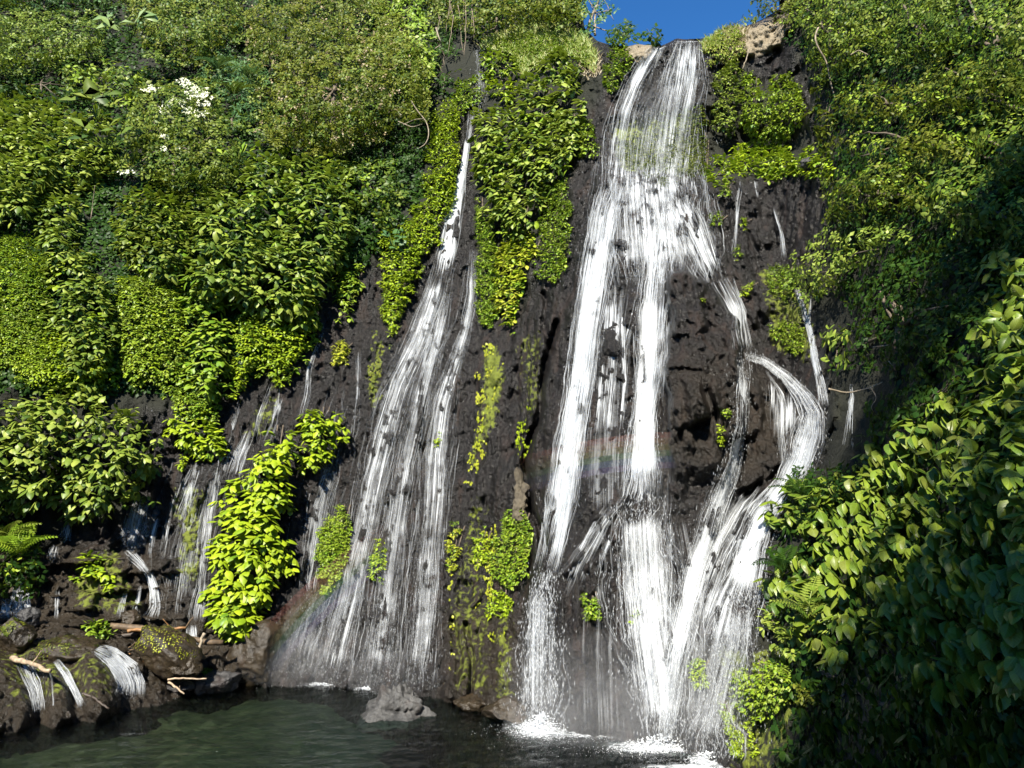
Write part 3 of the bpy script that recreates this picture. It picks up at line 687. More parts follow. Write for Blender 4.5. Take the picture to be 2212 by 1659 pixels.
def creeper(poly, mat, label, leaf=20, thick=.9, K=0, seed=1, name='hanging_creeper', cat='creeper', group=None, extra=(), **kw):
    kw.setdefault('tall', 1.5); kw.setdefault('flat', .4); kw.setdefault('cover', 2.9); kw.setdefault('clump', 60); kw['cover'] *= 1.05 if 19 <= leaf <= 26 else 1.1; leaf = leaf * (.84 if leaf > 30 else .80 if leaf >= 19 else .78 if leaf > 13 else .68); thick = thick * 1.2
    kw.setdefault('lobes', min(26, .16 * math.sqrt(poly_area(poly))))
    root = empty(name, base_of(poly, thick), label, cat, group)
    foliage(root, poly, mat, leaf=leaf, thick=thick, K=K, seed=seed, **kw)
    for j, (m2, l2, c2) in enumerate(extra): foliage(root, poly, m2, leaf=l2, thick=thick * .9, cover=c2, seed=seed + 100 + j, whorl=4, clump=kw['clump'], tall=kw['tall'], flat=kw['flat'])
    other = {'lime': 'spring', 'spring': 'green', 'green': 'mid', 'gold': 'spring', 'mid': 'olive', 'olive': 'mid'}.get(mat)
    if other and poly_area(poly) > 1500: foliage(root, poly, other, leaf=leaf * .85, thick=thick * 1.02, cover=.9, gap=.62, seed=seed + 200, clump=kw['clump'] * .8, tall=kw['tall'], flat=kw['flat'], lobes=kw['lobes'])
    p = np.array(poly, float); top = p[np.argmin(p[:, 1])]; bot = p[np.argmax(p[:, 1])]
    for j in range(2):
        a = unproj(top[0] + 12 * j, top[1] + 6, float(samp(DS, top[0], top[1])) - .04); b = unproj(bot[0], bot[1] - 12, float(samp(DS, bot[0], bot[1])) - .04)
        tt_ = np.linspace(0, 1, 10); su = top[0] + 12 * j + (bot[0] - top[0] - 12 * j) * tt_; sv = top[1] + 6 + (bot[1] - 18 - top[1]) * tt_
        tube('stem', unproj(su, sv, samp(DS, su, sv) - .05), [.03, .015], MATS['bark'], root, 5)
    return root
def tree(poly, mat, label, leaf=9, thick=2.5, seed=1, name='tree', cat='tree', group=None, extra=(), mode='bush', pale=False, **kw):
    kw.setdefault('flat', .12); kw.setdefault('sub', .32); kw.setdefault('crease', .1); kw.setdefault('clump', 80)
    """a tree or shrub rooted on the slope: trunk, limbs and a crown of leaf-sized faces"""
    b = base_of(poly, thick); p = np.array(poly, float); c = p.mean(0)
    root = empty(name, b, label, cat, group)
    foliage(root, poly, mat, leaf=leaf, thick=thick, seed=seed, mode=mode, name='crown', **kw)
    for j, (m2, l2, c2) in enumerate(extra): foliage(root, poly, m2, leaf=l2, thick=thick, cover=c2, seed=seed + 100 + j, mode=mode, name='crown', clump=kw['clump'], whorl=kw.get('whorl', 4), flat=kw['flat'], crease=kw['crease'], sub=kw['sub'], tall=kw.get('tall', 1.0))
    cc = unproj(c[0], c[1], float(samp(DS, c[0], c[1])) - thick * .40)
    bb = unproj(c[0] * .7 + b[0] * 0 + p[:, 0].mean() * .3, p[:, 1].max() - 4, float(samp(DS, c[0], p[:, 1].max())) + .1)
    bk = MATS['pale_bark' if pale else 'bark']
    sz = math.sqrt(poly_area(poly)) / F * 30
    tk = tube('trunk', wander(bb, cc, 9, .12, seed), [.035 * sz, .016 * sz], bk, root, 7)
    rng = np.random.default_rng(seed)
    for j in range(5):
        i = rng.integers(len(p)); q2 = c + (p[i] - c) * rng.uniform(.5, .8)
        e = unproj(q2[0], q2[1], float(samp(DS, q2[0], q2[1])) - thick * rng.uniform(.15, .4))
        st = cc + (bb - cc) * rng.uniform(0, .5)
        tube('limb', wander(st, e, 7, .12, seed + j), [.014 * sz, .004 * sz], bk, tk, 5)
    return root

# ------------------------------------------------------------------ streams of water
def path_eval(pts, s):
    p = np.array(pts, float); seg = np.hypot(*np.diff(p[:, :2], axis=0).T); cum = np.concatenate([[0], np.cumsum(seg)])
    o = [np.interp(s, cum, p[:, i]) for i in range(p.shape[1])]
    return o, cum[-1]
def stream(root, pts, n, name='streamlet', seg=(70, 260), wid=(.010, .032), off=(.03, .16), seed=1, mat='white_water', spread=1.0, wand=.2, free=None, start=0.0, dens=1.4, step=10, alpha=(.08, .5), lace=2.0):
    """threads of falling water, each a thin three-sided strand that runs down over the rock and gathers with its neighbours"""
    rng = np.random.default_rng(seed); _, total = path_eval(pts, np.array([0.0]))
    Vs, Fs, As = [], [], []; base = 0
    n = int(n * .75)
    for i in range(n):
        w0 = rng.uniform(-1, 1); w0 = np.sign(w0) * abs(w0) ** dens * spread * 1.12
        ln = min(total, rng.uniform(*seg)); s0 = rng.uniform(-.3 * ln, total - .5 * ln) if rng.uniform() > start else 0
        s = np.arange(max(0, s0), min(total, s0 + ln), step)
        if len(s) < 3: continue
        (uc, vc, hw), _ = path_eval(pts, s)
        (u1, v1, _), _ = path_eval(pts, np.minimum(s + 14, total)); (u0, v0, _), _ = path_eval(pts, np.maximum(s - 14, 0))
        tx, ty = u1 - u0, v1 - v0; l = np.hypot(tx, ty) + 1e-6; nx, ny = ty / l, -tx / l
        ww = w0 + wand * vnoise(w0 * 2.2 + seed, s / 85, .5, seed) + .4 * wand * vnoise(w0 * 5.1, s / 26, 1.5, seed + 1)
        u = uc + nx * hw * ww; v = vc + ny * hw * ww
        dl = np.minimum(lace, hw * .5)
        u = u + dl * vnoise(u / 11, v / 34, 2.5, 400) + .6 * dl * vnoise(u / 5, v / 15, 4.5, 401)
        lift = rng.uniform(*off)
        Y = samp(DS if rng.uniform() < .5 else DB, u, v) - lift
        if free is not None: Y = np.interp(s, free[0], free[1]) - lift * 2.0 + 0 * u
        okv = v > np.interp(u, GU, vtop) - 2
        if okv.sum() < 3: continue
        u, v, s, hw = u[okv], v[okv], s[okv], hw[okv]; Y = Y[okv]
        c = unproj(u, v, Y)
        t = norm(np.gradient(c, axis=0)); view = norm(c - np.array([0, 0, CAM_H])); sd = norm(np.cross(t, view)); outv = -view
        q = (s - s[0]) / max(1, s[-1] - s[0])
        r = .46 * (wid[0] + (wid[1] - wid[0]) * rng.uniform() ** 2.2) * np.clip(4.5 * np.minimum(q, 1 - q) + .15, 0, 1) * (.7 + .6 * vnoise(s / 13, i * .7, 0, seed + 4))
        r = np.maximum(r, .003)[:, None]
        al = (1 - samp(BUTT, u, v)) * rng.uniform(*alpha) * np.clip(5 * np.minimum(q, 1 - q) + .1, 0, 1) * (.75 + .5 * vnoise(s / 22, i * .9, 0, seed + 7))
        V = np.stack([c - sd * r, c + outv * r * .7, c + sd * r], 1).reshape(-1, 3)
        m_ = len(c); a = base + np.arange(m_ - 1)[:, None] * 3; j = np.arange(3)[None]
        Fs.append(np.stack([a + j, a + (j + 1) % 3, a + 3 + (j + 1) % 3, a + 3 + j], -1).reshape(-1, 4)); Vs.append(V); As.append(np.repeat(al, 3)); base += 3 * m_
    if Vs: return mesh_np(name, np.concatenate(Vs), np.concatenate(Fs), MATS[mat], root, attrs={'fade': np.clip(np.concatenate(As), 0, 1)}, smooth=True, kind='stuff')
DB = blur(DF, 1, 1)
def veil(root, pts, mat='veil', lift=.07, name='water_film', wide=1.15, fade=(1, 1), seed=1):
    """the broken film of water between the threads"""
    _, total = path_eval(pts, np.array([0.0])); s = np.arange(0, total, 8.0); nw = 13
    (uc, vc, hw), _ = path_eval(pts, s); (u1, v1, _), _ = path_eval(pts, np.minimum(s + 14, total)); (u0, v0, _), _ = path_eval(pts, np.maximum(s - 14, 0))
    tx, ty = u1 - u0, v1 - v0; l = np.hypot(tx, ty) + 1e-6; nx, ny = ty / l, -tx / l
    k = np.linspace(-1, 1, nw)
    u = uc[:, None] + (nx * hw * wide)[:, None] * k; v = vc[:, None] + (ny * hw * wide)[:, None] * k
    V = unproj(u, v, samp(DS, u, v) - lift); n = len(s); ii = np.arange(n * nw).reshape(n, nw)
    f = np.stack([ii[:-1, :-1], ii[1:, :-1], ii[1:, 1:], ii[:-1, 1:]], -1).reshape(-1, 4)
    along = np.clip(np.minimum(s, total - s) / min(70, total * .4), 0, 1) * np.interp(s, [0, total], fade)
    v = np.maximum(v, np.interp(u, GU, vtop)); V = unproj(u, v, samp(DS, u, v) - lift)
    fd = (1 - np.abs(k) ** 2.5)[None] * along[:, None] * (1 - samp(BUTT, u, v))
    sc_ = V[:, nw // 2]; arc = np.concatenate([[0], np.cumsum(np.linalg.norm(np.diff(sc_, axis=0), axis=1))])
    wid = (hw * wide * 2) * samp(DS, uc, vc) / F
    uv = np.stack([(k * .5)[None] * wid[:, None] + seed * 3.3, np.repeat(arc[:, None], nw, 1)], -1)
    return mesh_np(name, V.reshape(-1, 3), f, MATS[mat], root, attrs={'fade': fd}, uv=uv.reshape(-1, 2), smooth=True)
def drops(root, pts, n, name='spray', size=(.005, .016), stretch=(2, 9), off=(.1, 1.2), seed=1, mat='spray', widen=1.2):
    """single drops flung off the fall"""
    rng = np.random.default_rng(seed); _, total = path_eval(pts, np.array([0.0])); n = int(n * .75); s = rng.uniform(0, total, n)
    (uc, vc, hw), _ = path_eval(pts, s)
    u = uc + hw * widen * rng.normal(0, .55, n); v = np.maximum(vc + rng.normal(0, 6, n), np.interp(u, GU, vtop) + 6)
    c = unproj(u, v, samp(DS, u, v) - rng.uniform(*off, n))
    c = c[c[:, 2] > .02]; n = len(c)
    r = .55 * rng.uniform(*size, n); h = r * rng.uniform(*stretch, n); tilt = rng.normal(0, .18, (n, 3)); tilt[:, 2] = 1; ax = norm(tilt)
    s1 = norm(np.cross(ax, np.array([0, 1.0, .1]))); s2 = np.cross(ax, s1)
    V = np.stack([c + ax * h[:, None], c - ax * h[:, None]] + [c + (s1 * math.cos(a) + s2 * math.sin(a)) * r[:, None] for a in (0, 2.09, 4.19)], 1).reshape(-1, 3)
    Ft = np.array([(0, 2, 3), (0, 3, 4), (0, 4, 2), (1, 3, 2), (1, 4, 3), (1, 2, 4)])
    return mesh_np(name, V, (Ft[None] + (np.arange(n) * 5)[:, None, None]).reshape(-1, 3), MATS[mat], root, smooth=True, kind='stuff')
def foam(root, u, v, ru, rv, n, seed=1, name='foam', up=.25):
    """churned foam on the pool: heaped fine bubbles over a film of froth, thinner outwards"""
    rng = np.random.default_rng(seed); n = int(n * .9); a = rng.uniform(0, 2 * np.pi, n); q = np.abs(rng.normal(0, .7, n))
    uu = u + ru * q * np.cos(a); vv = v + rv * q * np.sin(a)
    c = unproj(uu, vv, ground_Y(vv)); r = rng.uniform(.006, .032, n) * np.clip(1.3 - q, .3, 1.2)
    c[:, 2] = .015 + rng.uniform(0, 1, n) ** 3 * up * np.clip(1 - q, 0, 1)
    D_ = np.array([(1, 0, 0), (-1, 0, 0), (0, 1, 0), (0, -1, 0), (0, 0, .7), (0, 0, -.5)], float)
    V = (c[:, None] + D_[None] * r[:, None, None] * rng.uniform(.7, 1.5, (n, 1, 3))).reshape(-1, 3)
    Ft = np.array([(0, 2, 4), (2, 1, 4), (1, 3, 4), (3, 0, 4), (2, 0, 5), (1, 2, 5), (3, 1, 5), (0, 3, 5)])
    mesh_np(name, V, (Ft[None] + (np.arange(n) * 6)[:, None, None]).reshape(-1, 3), MATS['foam'], root, smooth=True, kind='stuff')
    nr, na = 10, 40; rr = np.linspace(0, 1.9, nr); aa = np.arange(na) / na * 2 * np.pi
    gu = u + ru * rr[:, None] * np.cos(aa)[None]; gv = v + rv * rr[:, None] * np.sin(aa)[None]
    P = unproj(gu, gv, ground_Y(gv)); P[..., 2] = .06 + .25 * up * np.clip(1 - rr * 1.6, 0, 1)[:, None] ** 2 * (1 + .4 * vnoise(P[..., 0] * 5, P[..., 1] * 5, 0, seed))
    i = np.arange(nr - 1)[:, None] * na; j = np.arange(na)[None]
    Fq = np.stack([i + j, i + (j + 1) % na, i + na + (j + 1) % na, i + na + j], -1).reshape(-1, 4)
    fd = np.repeat(np.clip(1.0 - rr * .55, 0, 1)[:, None], na, 1)
    return mesh_np('froth', P.reshape(-1, 3), Fq, MATS['froth'], root, attrs={'fade': fd}, uv=P.reshape(-1, 3)[:, :2], smooth=True)

def fall(name, u, v, label, cat='waterfall', group=None):
    return empty(name, at(u, v), label, cat, group)

# the great fall on the right
W = fall('waterfall', 1450, 1560, 'tall white waterfall pouring over the rim under the blue sky', 'waterfall')
up_l = [(1430, 60, 8), (1428, 92, 10), (1400, 130, 20), (1372, 180, 26), (1350, 240, 34), (1338, 310, 36), (1332, 385, 40), (1328, 450, 40)]
up_r = [(1493, 50, 20), (1492, 76, 24), (1488, 110, 30), (1480, 170, 46), (1468, 230, 56), (1458, 300, 64), (1448, 385, 76), (1445, 460, 80)]
up_m = [(1465, 86, 6), (1450, 130, 14), (1440, 180, 26), (1425, 250, 44), (1410, 320, 60), (1400, 385, 80)]
top = fall('x', 0, 0, None) if False else None
stream(W, up_l, 150, 'upper_fall', (60, 200), (.010, .034), (.05, .5), 1); stream(W, up_l[:3], 70, 'upper_fall', (60, 120), (.02, .045), (.05, .3), 2)
stream(W, up_r, 190, 'upper_fall', (60, 200), (.010, .030), (.05, .5), 3); stream(W, up_m, 110, 'upper_fall', (50, 150), (.008, .020), (.05, .5), 4)
stream(W, [(1495, 78, 20), (1490, 120, 26), (1484, 190, 40)], 60, 'upper_fall', (60, 110), (.018, .038), (.05, .3), 5)
veil(W, up_l, 'lace', .35, seed=1); veil(W, up_l[:5], 'veil', .25, wide=.8, seed=61); veil(W, up_r, 'lace', .4, seed=2); veil(W, up_r[:5], 'lace', .25, wide=.8, seed=62); veil(W, up_m, 'veil_thin', .45, seed=3); veil(W, [(1430, 180, 60), (1425, 250, 84), (1415, 330, 98), (1408, 420, 104)], 'veil_thin', .95, wide=1.05, seed=150)
drops(W, up_l, 900, seed=1); drops(W, up_r, 1400, seed=2); drops(W, up_m, 700, seed=3)
ap = [(1400, 318, 96), (1400, 372, 112), (1405, 430, 122), (1410, 500, 128), (1415, 560, 132), (1418, 620, 118)]
stream(W, ap, 420, 'apron', (50, 190), (.010, .034), (.03, .22), 6, dens=1.0); veil(W, ap, 'lace', .12, wide=1.12, seed=4); veil(W, ap, 'lace', .22, wide=1.05, seed=64); veil(W, [(1420, 330, 100), (1420, 372, 110), (1425, 480, 126), (1432, 600, 130), (1425, 680, 120), (1400, 780, 110)], 'veil_thin', .28, wide=1.0, seed=68, fade=(1, .7)); veil(W, [(1330, 560, 60), (1320, 700, 80), (1310, 850, 80), (1300, 1000, 80), (1300, 1150, 90)], 'veil_thin', .1, wide=1.0, seed=69)
veil(W, [(1420, 1080, 70), (1450, 1250, 110), (1450, 1420, 140), (1440, 1600, 130)], 'veil_thin', .35, wide=1.0, seed=70); veil(W, [(1300, 1200, 60), (1290, 1400, 110), (1300, 1640, 120)], 'veil_thin', .3, wide=1.0, seed=71, fade=(.75, .85)); veil(W, [(1680, 800, 30), (1690, 900, 50), (1690, 1000, 40)], 'veil_thin', .1, wide=1.0, seed=72); drops(W, ap, 1800, seed=4, off=(.05, .5))
stream(W, [(1330, 385, 30), (1310, 470, 28), (1292, 570, 26)], 110, 'apron', (60, 180), (.018, .042), (.05, .22), 7)
stream(W, [(1440, 390, 60), (1470, 470, 50), (1510, 545, 34), (1540, 620, 24)], 120, 'apron', (50, 160), (.012, .036), (.05, .22), 8)
sL = [(1325, 385, 28), (1304, 470, 30), (1290, 560, 32), (1268, 700, 30), (1250, 840, 29), (1232, 950, 29), (1212, 1080, 32), (1192, 1190, 25), (1180, 1240, 25)]
stream(W, sL, 300, 'left_strand', (120, 400), (.014, .046), (.05, .35), 9); veil(W, sL[1:], 'veil_core', .15, wide=1.0, seed=5); veil(W, sL, 'veil', .3, wide=1.6, seed=55); drops(W, sL, 1300, seed=5, off=(.05, .6))
stream(W, sL[3:], 150, 'left_strand', (120, 300), (.02, .05), (.1, .4), 10)
sLb = [(1180, 1235, 23), (1168, 1300, 30), (1165, 1400, 44), (1165, 1500, 51), (1165, 1578, 46)]
stream(W, sLb, 200, 'left_strand', (25, 110), (.008, .030), (.2, .9), 11, wand=.5); veil(W, sLb, 'veil', .5, seed=65, fade=(1, .75)); veil(W, sLb, 'lace', .8, wide=1.3, seed=66, fade=(1, .9)); drops(W, sLb, 2600, seed=6, off=(.1, 1.2), size=(.007, .024), widen=1.1)
sM = [(1440, 440, 44), (1425, 520, 39), (1415, 600, 31), (1408, 690, 36), (1402, 800, 31), (1392, 900, 26), (1388, 980, 34), (1382, 1080, 44)]
stream(W, sM, 280, 'middle_strand', (90, 320), (.012, .042), (.05, .3), 12); veil(W, sM[2:], 'veil_core', .12, seed=6); veil(W, sM, 'lace', .26, wide=1.5, seed=56); drops(W, sM, 1500, seed=7, off=(.05, .5))
stream(W, [(1388, 970, 24), (1384, 1040, 34), (1378, 1090, 44)], 150, 'middle_strand', (40, 110), (.02, .055), (.1, .4), 13)
sMb = [(1382, 1070, 52), (1385, 1160, 68), (1392, 1260, 75), (1405, 1370, 78), (1420, 1470, 62), (1434, 1600, 39)]
stream(W, sMb, 330, 'middle_strand', (60, 260), (.007, .028), (.05, .5), 14, wand=.4); veil(W, sMb, 'veil', .2, seed=7); veil(W, sMb, 'veil', .45, wide=.8, seed=57); drops(W, sMb, 3000, seed=8, off=(.1, 1.0), size=(.006, .021))
stream(W, [(1445, 1010, 8), (1442, 1150, 9), (1440, 1300, 10), (1438, 1420, 10)], 40, 'middle_strand', (80, 260), (.010, .03), (.05, .3), 15)
for i, (p_, n_) in enumerate([([(1350, 1060, 5), (1310, 1110, 4), (1270, 1160, 4), (1225, 1225, 5), (1190, 1260, 8)], 26), ([(1345, 1085, 4), (1300, 1140, 4), (1250, 1220, 6), (1222, 1290, 8)], 28),
        ([(1350, 1100, 4), (1320, 1160, 5), (1290, 1240, 5)], 16), ([(1355, 620, 4), (1345, 700, 5), (1350, 820, 6), (1335, 960, 5)], 18), ([(1375, 640, 5), (1362, 700, 5), (1345, 760, 6)], 16)]):
    stream(W, p_, n_ * 2, 'side_thread', (30, 110), (.006, .018), (.03, .12), 20 + i, alpha=(.15, .6), spread=1.3); veil(W, p_, 'veil', .10, wide=1.5, seed=120 + i)
sR = [(1560, 600, 22), (1578, 640, 18), (1590, 670, 20), (1592, 720, 26), (1598, 765, 29)]
stream(W, sR, 150, 'right_chute', (50, 130), (.016, .05), (.05, .3), 30); veil(W, sR, 'veil_core', .15, seed=8)
sRa = [(1600, 765, 18), (1604, 830, 15), (1600, 910, 16), (1584, 1000, 20), (1548, 1100, 28), (1510, 1210, 30), (1478, 1330, 30), (1452, 1450, 25), (1436, 1600, 14)]
stream(W, sRa, 230, 'right_chute', (90, 360), (.009, .032), (.05, .3), 31); veil(W, sRa, 'veil', .12, seed=9); veil(W, sRa, 'veil_core', .2, wide=.7, seed=59); drops(W, sRa, 2600, seed=9, off=(.05, .7))
stream(W, [(1470, 1370, 18), (1455, 1480, 20), (1434, 1605, 14)], 90, 'right_chute', (60, 200), (.016, .04), (.1, .5), 41)
sRb = [(1612, 768, 8), (1650, 780, 8), (1696, 812, 11), (1730, 852, 17), (1752, 892, 24), (1744, 940, 34), (1730, 990, 34), (1700, 1050, 28), (1650, 1110, 32), (1622, 1180, 36), (1604, 1260, 44), (1592, 1310, 50)]
stream(W, sRb, 420, 'right_chute', (60, 240), (.010, .038), (.05, .35), 32); veil(W, sRb[3:], 'veil', .14, wide=1.3, seed=10); veil(W, sRb[4:], 'veil_core', .2, wide=.9, seed=60); veil(W, sRb, 'lace', .3, wide=1.5, seed=160); veil(W, [(1700, 820, 24), (1702, 890, 34), (1700, 980, 34)], 'veil', .15, wide=1.2, seed=161); drops(W, sRb, 2600, seed=10, off=(.05, .6), size=(.005, .016))
stream(W, [(1700, 812, 8), (1738, 858, 13), (1760, 895, 20), (1750, 950, 24)], 90, 'right_chute', (50, 140), (.014, .04), (.05, .25), 33)
stream(W, [(1700, 1030, 18), (1660, 1090, 24), (1630, 1140, 26)], 110, 'right_chute', (50, 140), (.014, .034), (.05, .3), 34)
sRc = [(1596, 1270, 44), (1590, 1320, 50), (1582, 1390, 54), (1560, 1480, 62), (1540, 1560, 66), (1530, 1640, 66)]
stream(W, sRc, 260, 'right_chute', (30, 150), (.005, .020), (.1, 1.0), 35, wand=.4); drops(W, sRc, 4000, seed=11, off=(.1, 1.4), size=(.004, .014), widen=1.25)
veil(W, sRc[:4], 'veil', .3, seed=11, fade=(1, .6)); veil(W, sRc, 'veil_thin', .8, wide=1.3, seed=67)
for i, (p_, n_) in enumerate([([(1640, 1050, 5), (1590, 1110, 8), (1540, 1200, 10), (1500, 1310, 12), (1470, 1420, 12)], 60), ([(1690, 1090, 6), (1620, 1180, 10), (1560, 1280, 14), (1520, 1380, 14)], 60), ([(1690, 870, 4), (1688, 940, 5), (1694, 1010, 6)], 18), ([(1672, 830, 3), (1690, 880, 4)], 8),
        ([(1655, 800, 3), (1690, 850, 3), (1700, 900, 4)], 8)]):
    stream(W, p_, n_ * 2, 'side_thread', (40, 140), (.006, .020), (.03, .15), 36 + i, alpha=(.15, .6), spread=1.3); veil(W, p_, 'lace', .12, wide=1.6, seed=130 + i)
for i, (p_, mt_) in enumerate([([(1660, 780, 8), (1664, 850, 16), (1662, 930, 20)], 'lace'), ([(1702, 815, 10), (1706, 880, 16), (1706, 960, 18)], 'lace'), ([(1738, 862, 12), (1738, 930, 18), (1728, 990, 20)], 'veil'), ([(1448, 400, 50), (1490, 480, 46), (1525, 560, 36), (1560, 630, 26)], 'veil'), ([(1500, 420, 40), (1530, 520, 36), (1556, 610, 24)], 'lace')]):
    veil(W, p_, mt_, .12, wide=1.2, seed=80 + i)
for i, p_ in enumerate([[(1690, 1040, 14), (1630, 1100, 22), (1570, 1200, 26), (1530, 1310, 28), (1505, 1400, 26)], [(1660, 1030, 10), (1600, 1080, 16), (1550, 1170, 22), (1510, 1290, 26)], [(1650, 1130, 18), (1600, 1210, 26), (1560, 1310, 30), (1530, 1430, 34)], [(1345, 1060, 20), (1300, 1130, 30), (1255, 1220, 34), (1225, 1300, 30)], [(1330, 600, 30), (1325, 700, 40), (1315, 820, 40), (1300, 980, 44)], [(1470, 640, 10), (1440, 700, 14), (1432, 800, 16), (1425, 920, 16)]]):
    veil(W, p_, 'lace', .16, wide=1.2, seed=140 + i)
for i, (p_, w_) in enumerate([(up_l, 1.1), (up_r, 1.05), (ap, 1.1), (sL, 1.25), (sLb, 1.2), (sM, 1.2), (sMb, 1.15), (sR, 1.1), (sRa, 1.2), (sRb[4:], 1.2), (sRc, 1.1), ([(1640, 1040, 20), (1580, 1120, 34), (1530, 1240, 40), (1500, 1380, 40), (1470, 1520, 34)], 1.2)]):
    veil(W, p_, 'silk', .08 if i not in (0, 1, 4) else .5, wide=w_, seed=170 + i, name='water_sheet', fade=(.8, .7) if i < 2 else (.92, .85))
foam(W, 1172, 1580, 84, 24, 3400, 1, up=.5); foam(W, 1300, 1590, 130, 10, 900, 2, up=.12); foam(W, 1430, 1618, 140, 18, 3000, 3, up=.35); foam(W, 1530, 1645, 60, 20, 1200, 4); foam(W, 1490, 1662, 120, 8, 500, 5, up=.05)

# the slimmer fall on the left
W2 = fall('waterfall', 780, 1470, 'slender waterfall fanning out over dark rock beside the long leaf curtain', 'waterfall')
t1 = [(1030, 105, 8), (1036, 150, 12), (1040, 200, 16), (1028, 245, 12)]
stream(W2, t1, 45, 'upper_fall', (40, 120), (.006, .018), (.05, .3), 50); veil(W2, t1, 'veil_thin', .2, seed=21); drops(W2, t1, 260, seed=21)
stream(W2, [(1020, 240, 8), (1012, 300, 6), (1005, 350, 6), (995, 400, 10), (985, 440, 16), (975, 500, 18), (960, 570, 22)], 120, 'upper_fall', (50, 180), (.010, .034), (.03, .16), 51)
veil(W2, [(1018, 245, 10), (1004, 350, 9), (985, 430, 18), (970, 520, 22), (950, 620, 28)], 'veil_core', .14, seed=195); veil(W2, [(1018, 245, 9), (1004, 350, 8), (985, 430, 18), (970, 520, 24), (950, 620, 30)], 'veil', .08, seed=22)
Lb = [(962, 560, 18), (940, 640, 22), (905, 740, 28), (862, 830, 28), (832, 930, 30), (806, 1040, 30), (785, 1150, 30), (756, 1290, 36), (728, 1400, 42), (712, 1484, 46)]
Md = [(965, 620, 10), (945, 720, 16), (922, 810, 20), (900, 900, 24), (876, 1000, 26), (856, 1130, 28), (840, 1280, 32), (825, 1400, 36), (812, 1488, 38)]
Rb = [(1022, 540, 6), (1018, 640, 9), (1004, 720, 10), (978, 800, 16), (955, 880, 24), (942, 980, 28), (938, 1080, 26), (928, 1200, 28), (914, 1340, 30), (900, 1490, 34)]
for i, (p_, n_) in enumerate([(Lb, 420), (Md, 300), (Rb, 340)]):
    stream(W2, p_, n_, 'strand', (60, 260), (.005, .022), (.02, .12), 52 + i, wand=.25, spread=1.25, dens=1.0); veil(W2, p_, 'lace', .13, wide=1.45, seed=23 + i, fade=(1, .85)); veil(W2, p_, 'veil_thin', .19, wide=1.1, seed=43 + i)
    veil(W2, p_, 'silk', .10, wide=1.7, seed=190 + i, name='water_sheet', fade=(.85, .72))
    drops(W2, p_, 1000, seed=24 + i, off=(.03, .4), size=(.005, .014)); drops(W2, p_[-3:], 1300, seed=27 + i, off=(.05, .6), size=(.004, .013))
for i, p_ in enumerate([[(1012, 560, 3), (995, 640, 3), (985, 700, 4)], [(1020, 640, 3), (1030, 600, 2)], [(985, 690, 3), (940, 780, 3)], [(1000, 900, 2), (985, 1000, 3), (972, 1100, 3)], [(960, 1100, 3), (950, 1200, 4), (945, 1300, 4)]]):
    stream(W2, p_, 10, 'side_thread', (60, 160), (.007, .02), (.02, .08), 60 + i)
bl = [(690, 1285, 26), (668, 1340, 40), (650, 1400, 50), (636, 1462, 56)]
stream(W2, bl, 110, 'strand', (50, 160), (.005, .016), (.05, .4), 66, mat='thin_water'); veil(W2, bl, 'veil_thin', .2, seed=30); drops(W2, bl, 1500, seed=31, off=(.05, .7), size=(.004, .011))
foam(W2, 760, 1480, 160, 5, 1700, 11, up=.12); foam(W2, 600, 1466, 60, 3, 450, 12, up=.06); foam(W2, 660, 1472, 60, 4, 500, 15, up=.08); foam(W2, 720, 1478, 60, 5, 700, 16, up=.10); foam(W2, 860, 1495, 60, 5, 500, 17, up=.08); foam(W2, 810, 1490, 50, 5, 600, 13, up=.15); foam(W2, 905, 1498, 60, 4, 420, 14, up=.08)

# trickles on the wet wall to the left, cascades on the ledges
wf = fall('seepage', 420, 1330, 'sheet of thin seeping water over the grey wall left of the tall lime creeper', 'seepage')
veil(wf, [(500, 900, 60), (450, 1050, 90), (410, 1200, 90), (390, 1340, 80)], 'veil_thin', .04, wide=1.0, seed=111); veil(wf, [(340, 1040, 50), (310, 1130, 60), (290, 1190, 50)], 'veil_thin', .05, wide=1.0, seed=112)
stream(wf, [(500, 900, 60), (450, 1050, 90), (410, 1200, 90), (390, 1340, 80)], 150, 'thread', (40, 160), (.004, .014), (.02, .06), 113, dens=1.0)
for i, p_ in enumerate([[(520, 860, 5), (500, 930, 6), (470, 1010, 8)], [(585, 830, 4), (560, 900, 5), (548, 950, 6)], [(610, 860, 4), (596, 900, 5)], [(420, 1000, 6), (408, 1080, 8), (398, 1160, 8)], [(380, 1060, 6), (362, 1140, 8), (350, 1220, 8)], [(450, 1120, 5), (440, 1200, 7), (432, 1290, 8)], [(345, 1090, 7), (328, 1150, 9), (316, 1200, 9)], [(405, 1180, 6), (392, 1260, 8), (386, 1330, 9)]]):
    veil(wf, p_, 'lace', .09, wide=1.5, seed=210 + i); stream(wf, p_, 22, 'thread', (40, 120), (.006, .018), (.03, .1), 220 + i, alpha=(.25, .8))
wf2 = fall('seepage', 670, 1250, 'sheet of thin seeping water between the tall lime creeper and the slender waterfall', 'seepage')
veil(wf2, [(740, 840, 40), (710, 980, 50), (680, 1130, 45), (650, 1280, 40)], 'veil_thin', .04, wide=1.0, seed=114)
stream(wf2, [(740, 840, 40), (710, 980, 50), (680, 1130, 45), (650, 1280, 40)], 100, 'thread', (40, 160), (.004, .014), (.02, .06), 115, dens=1.0)
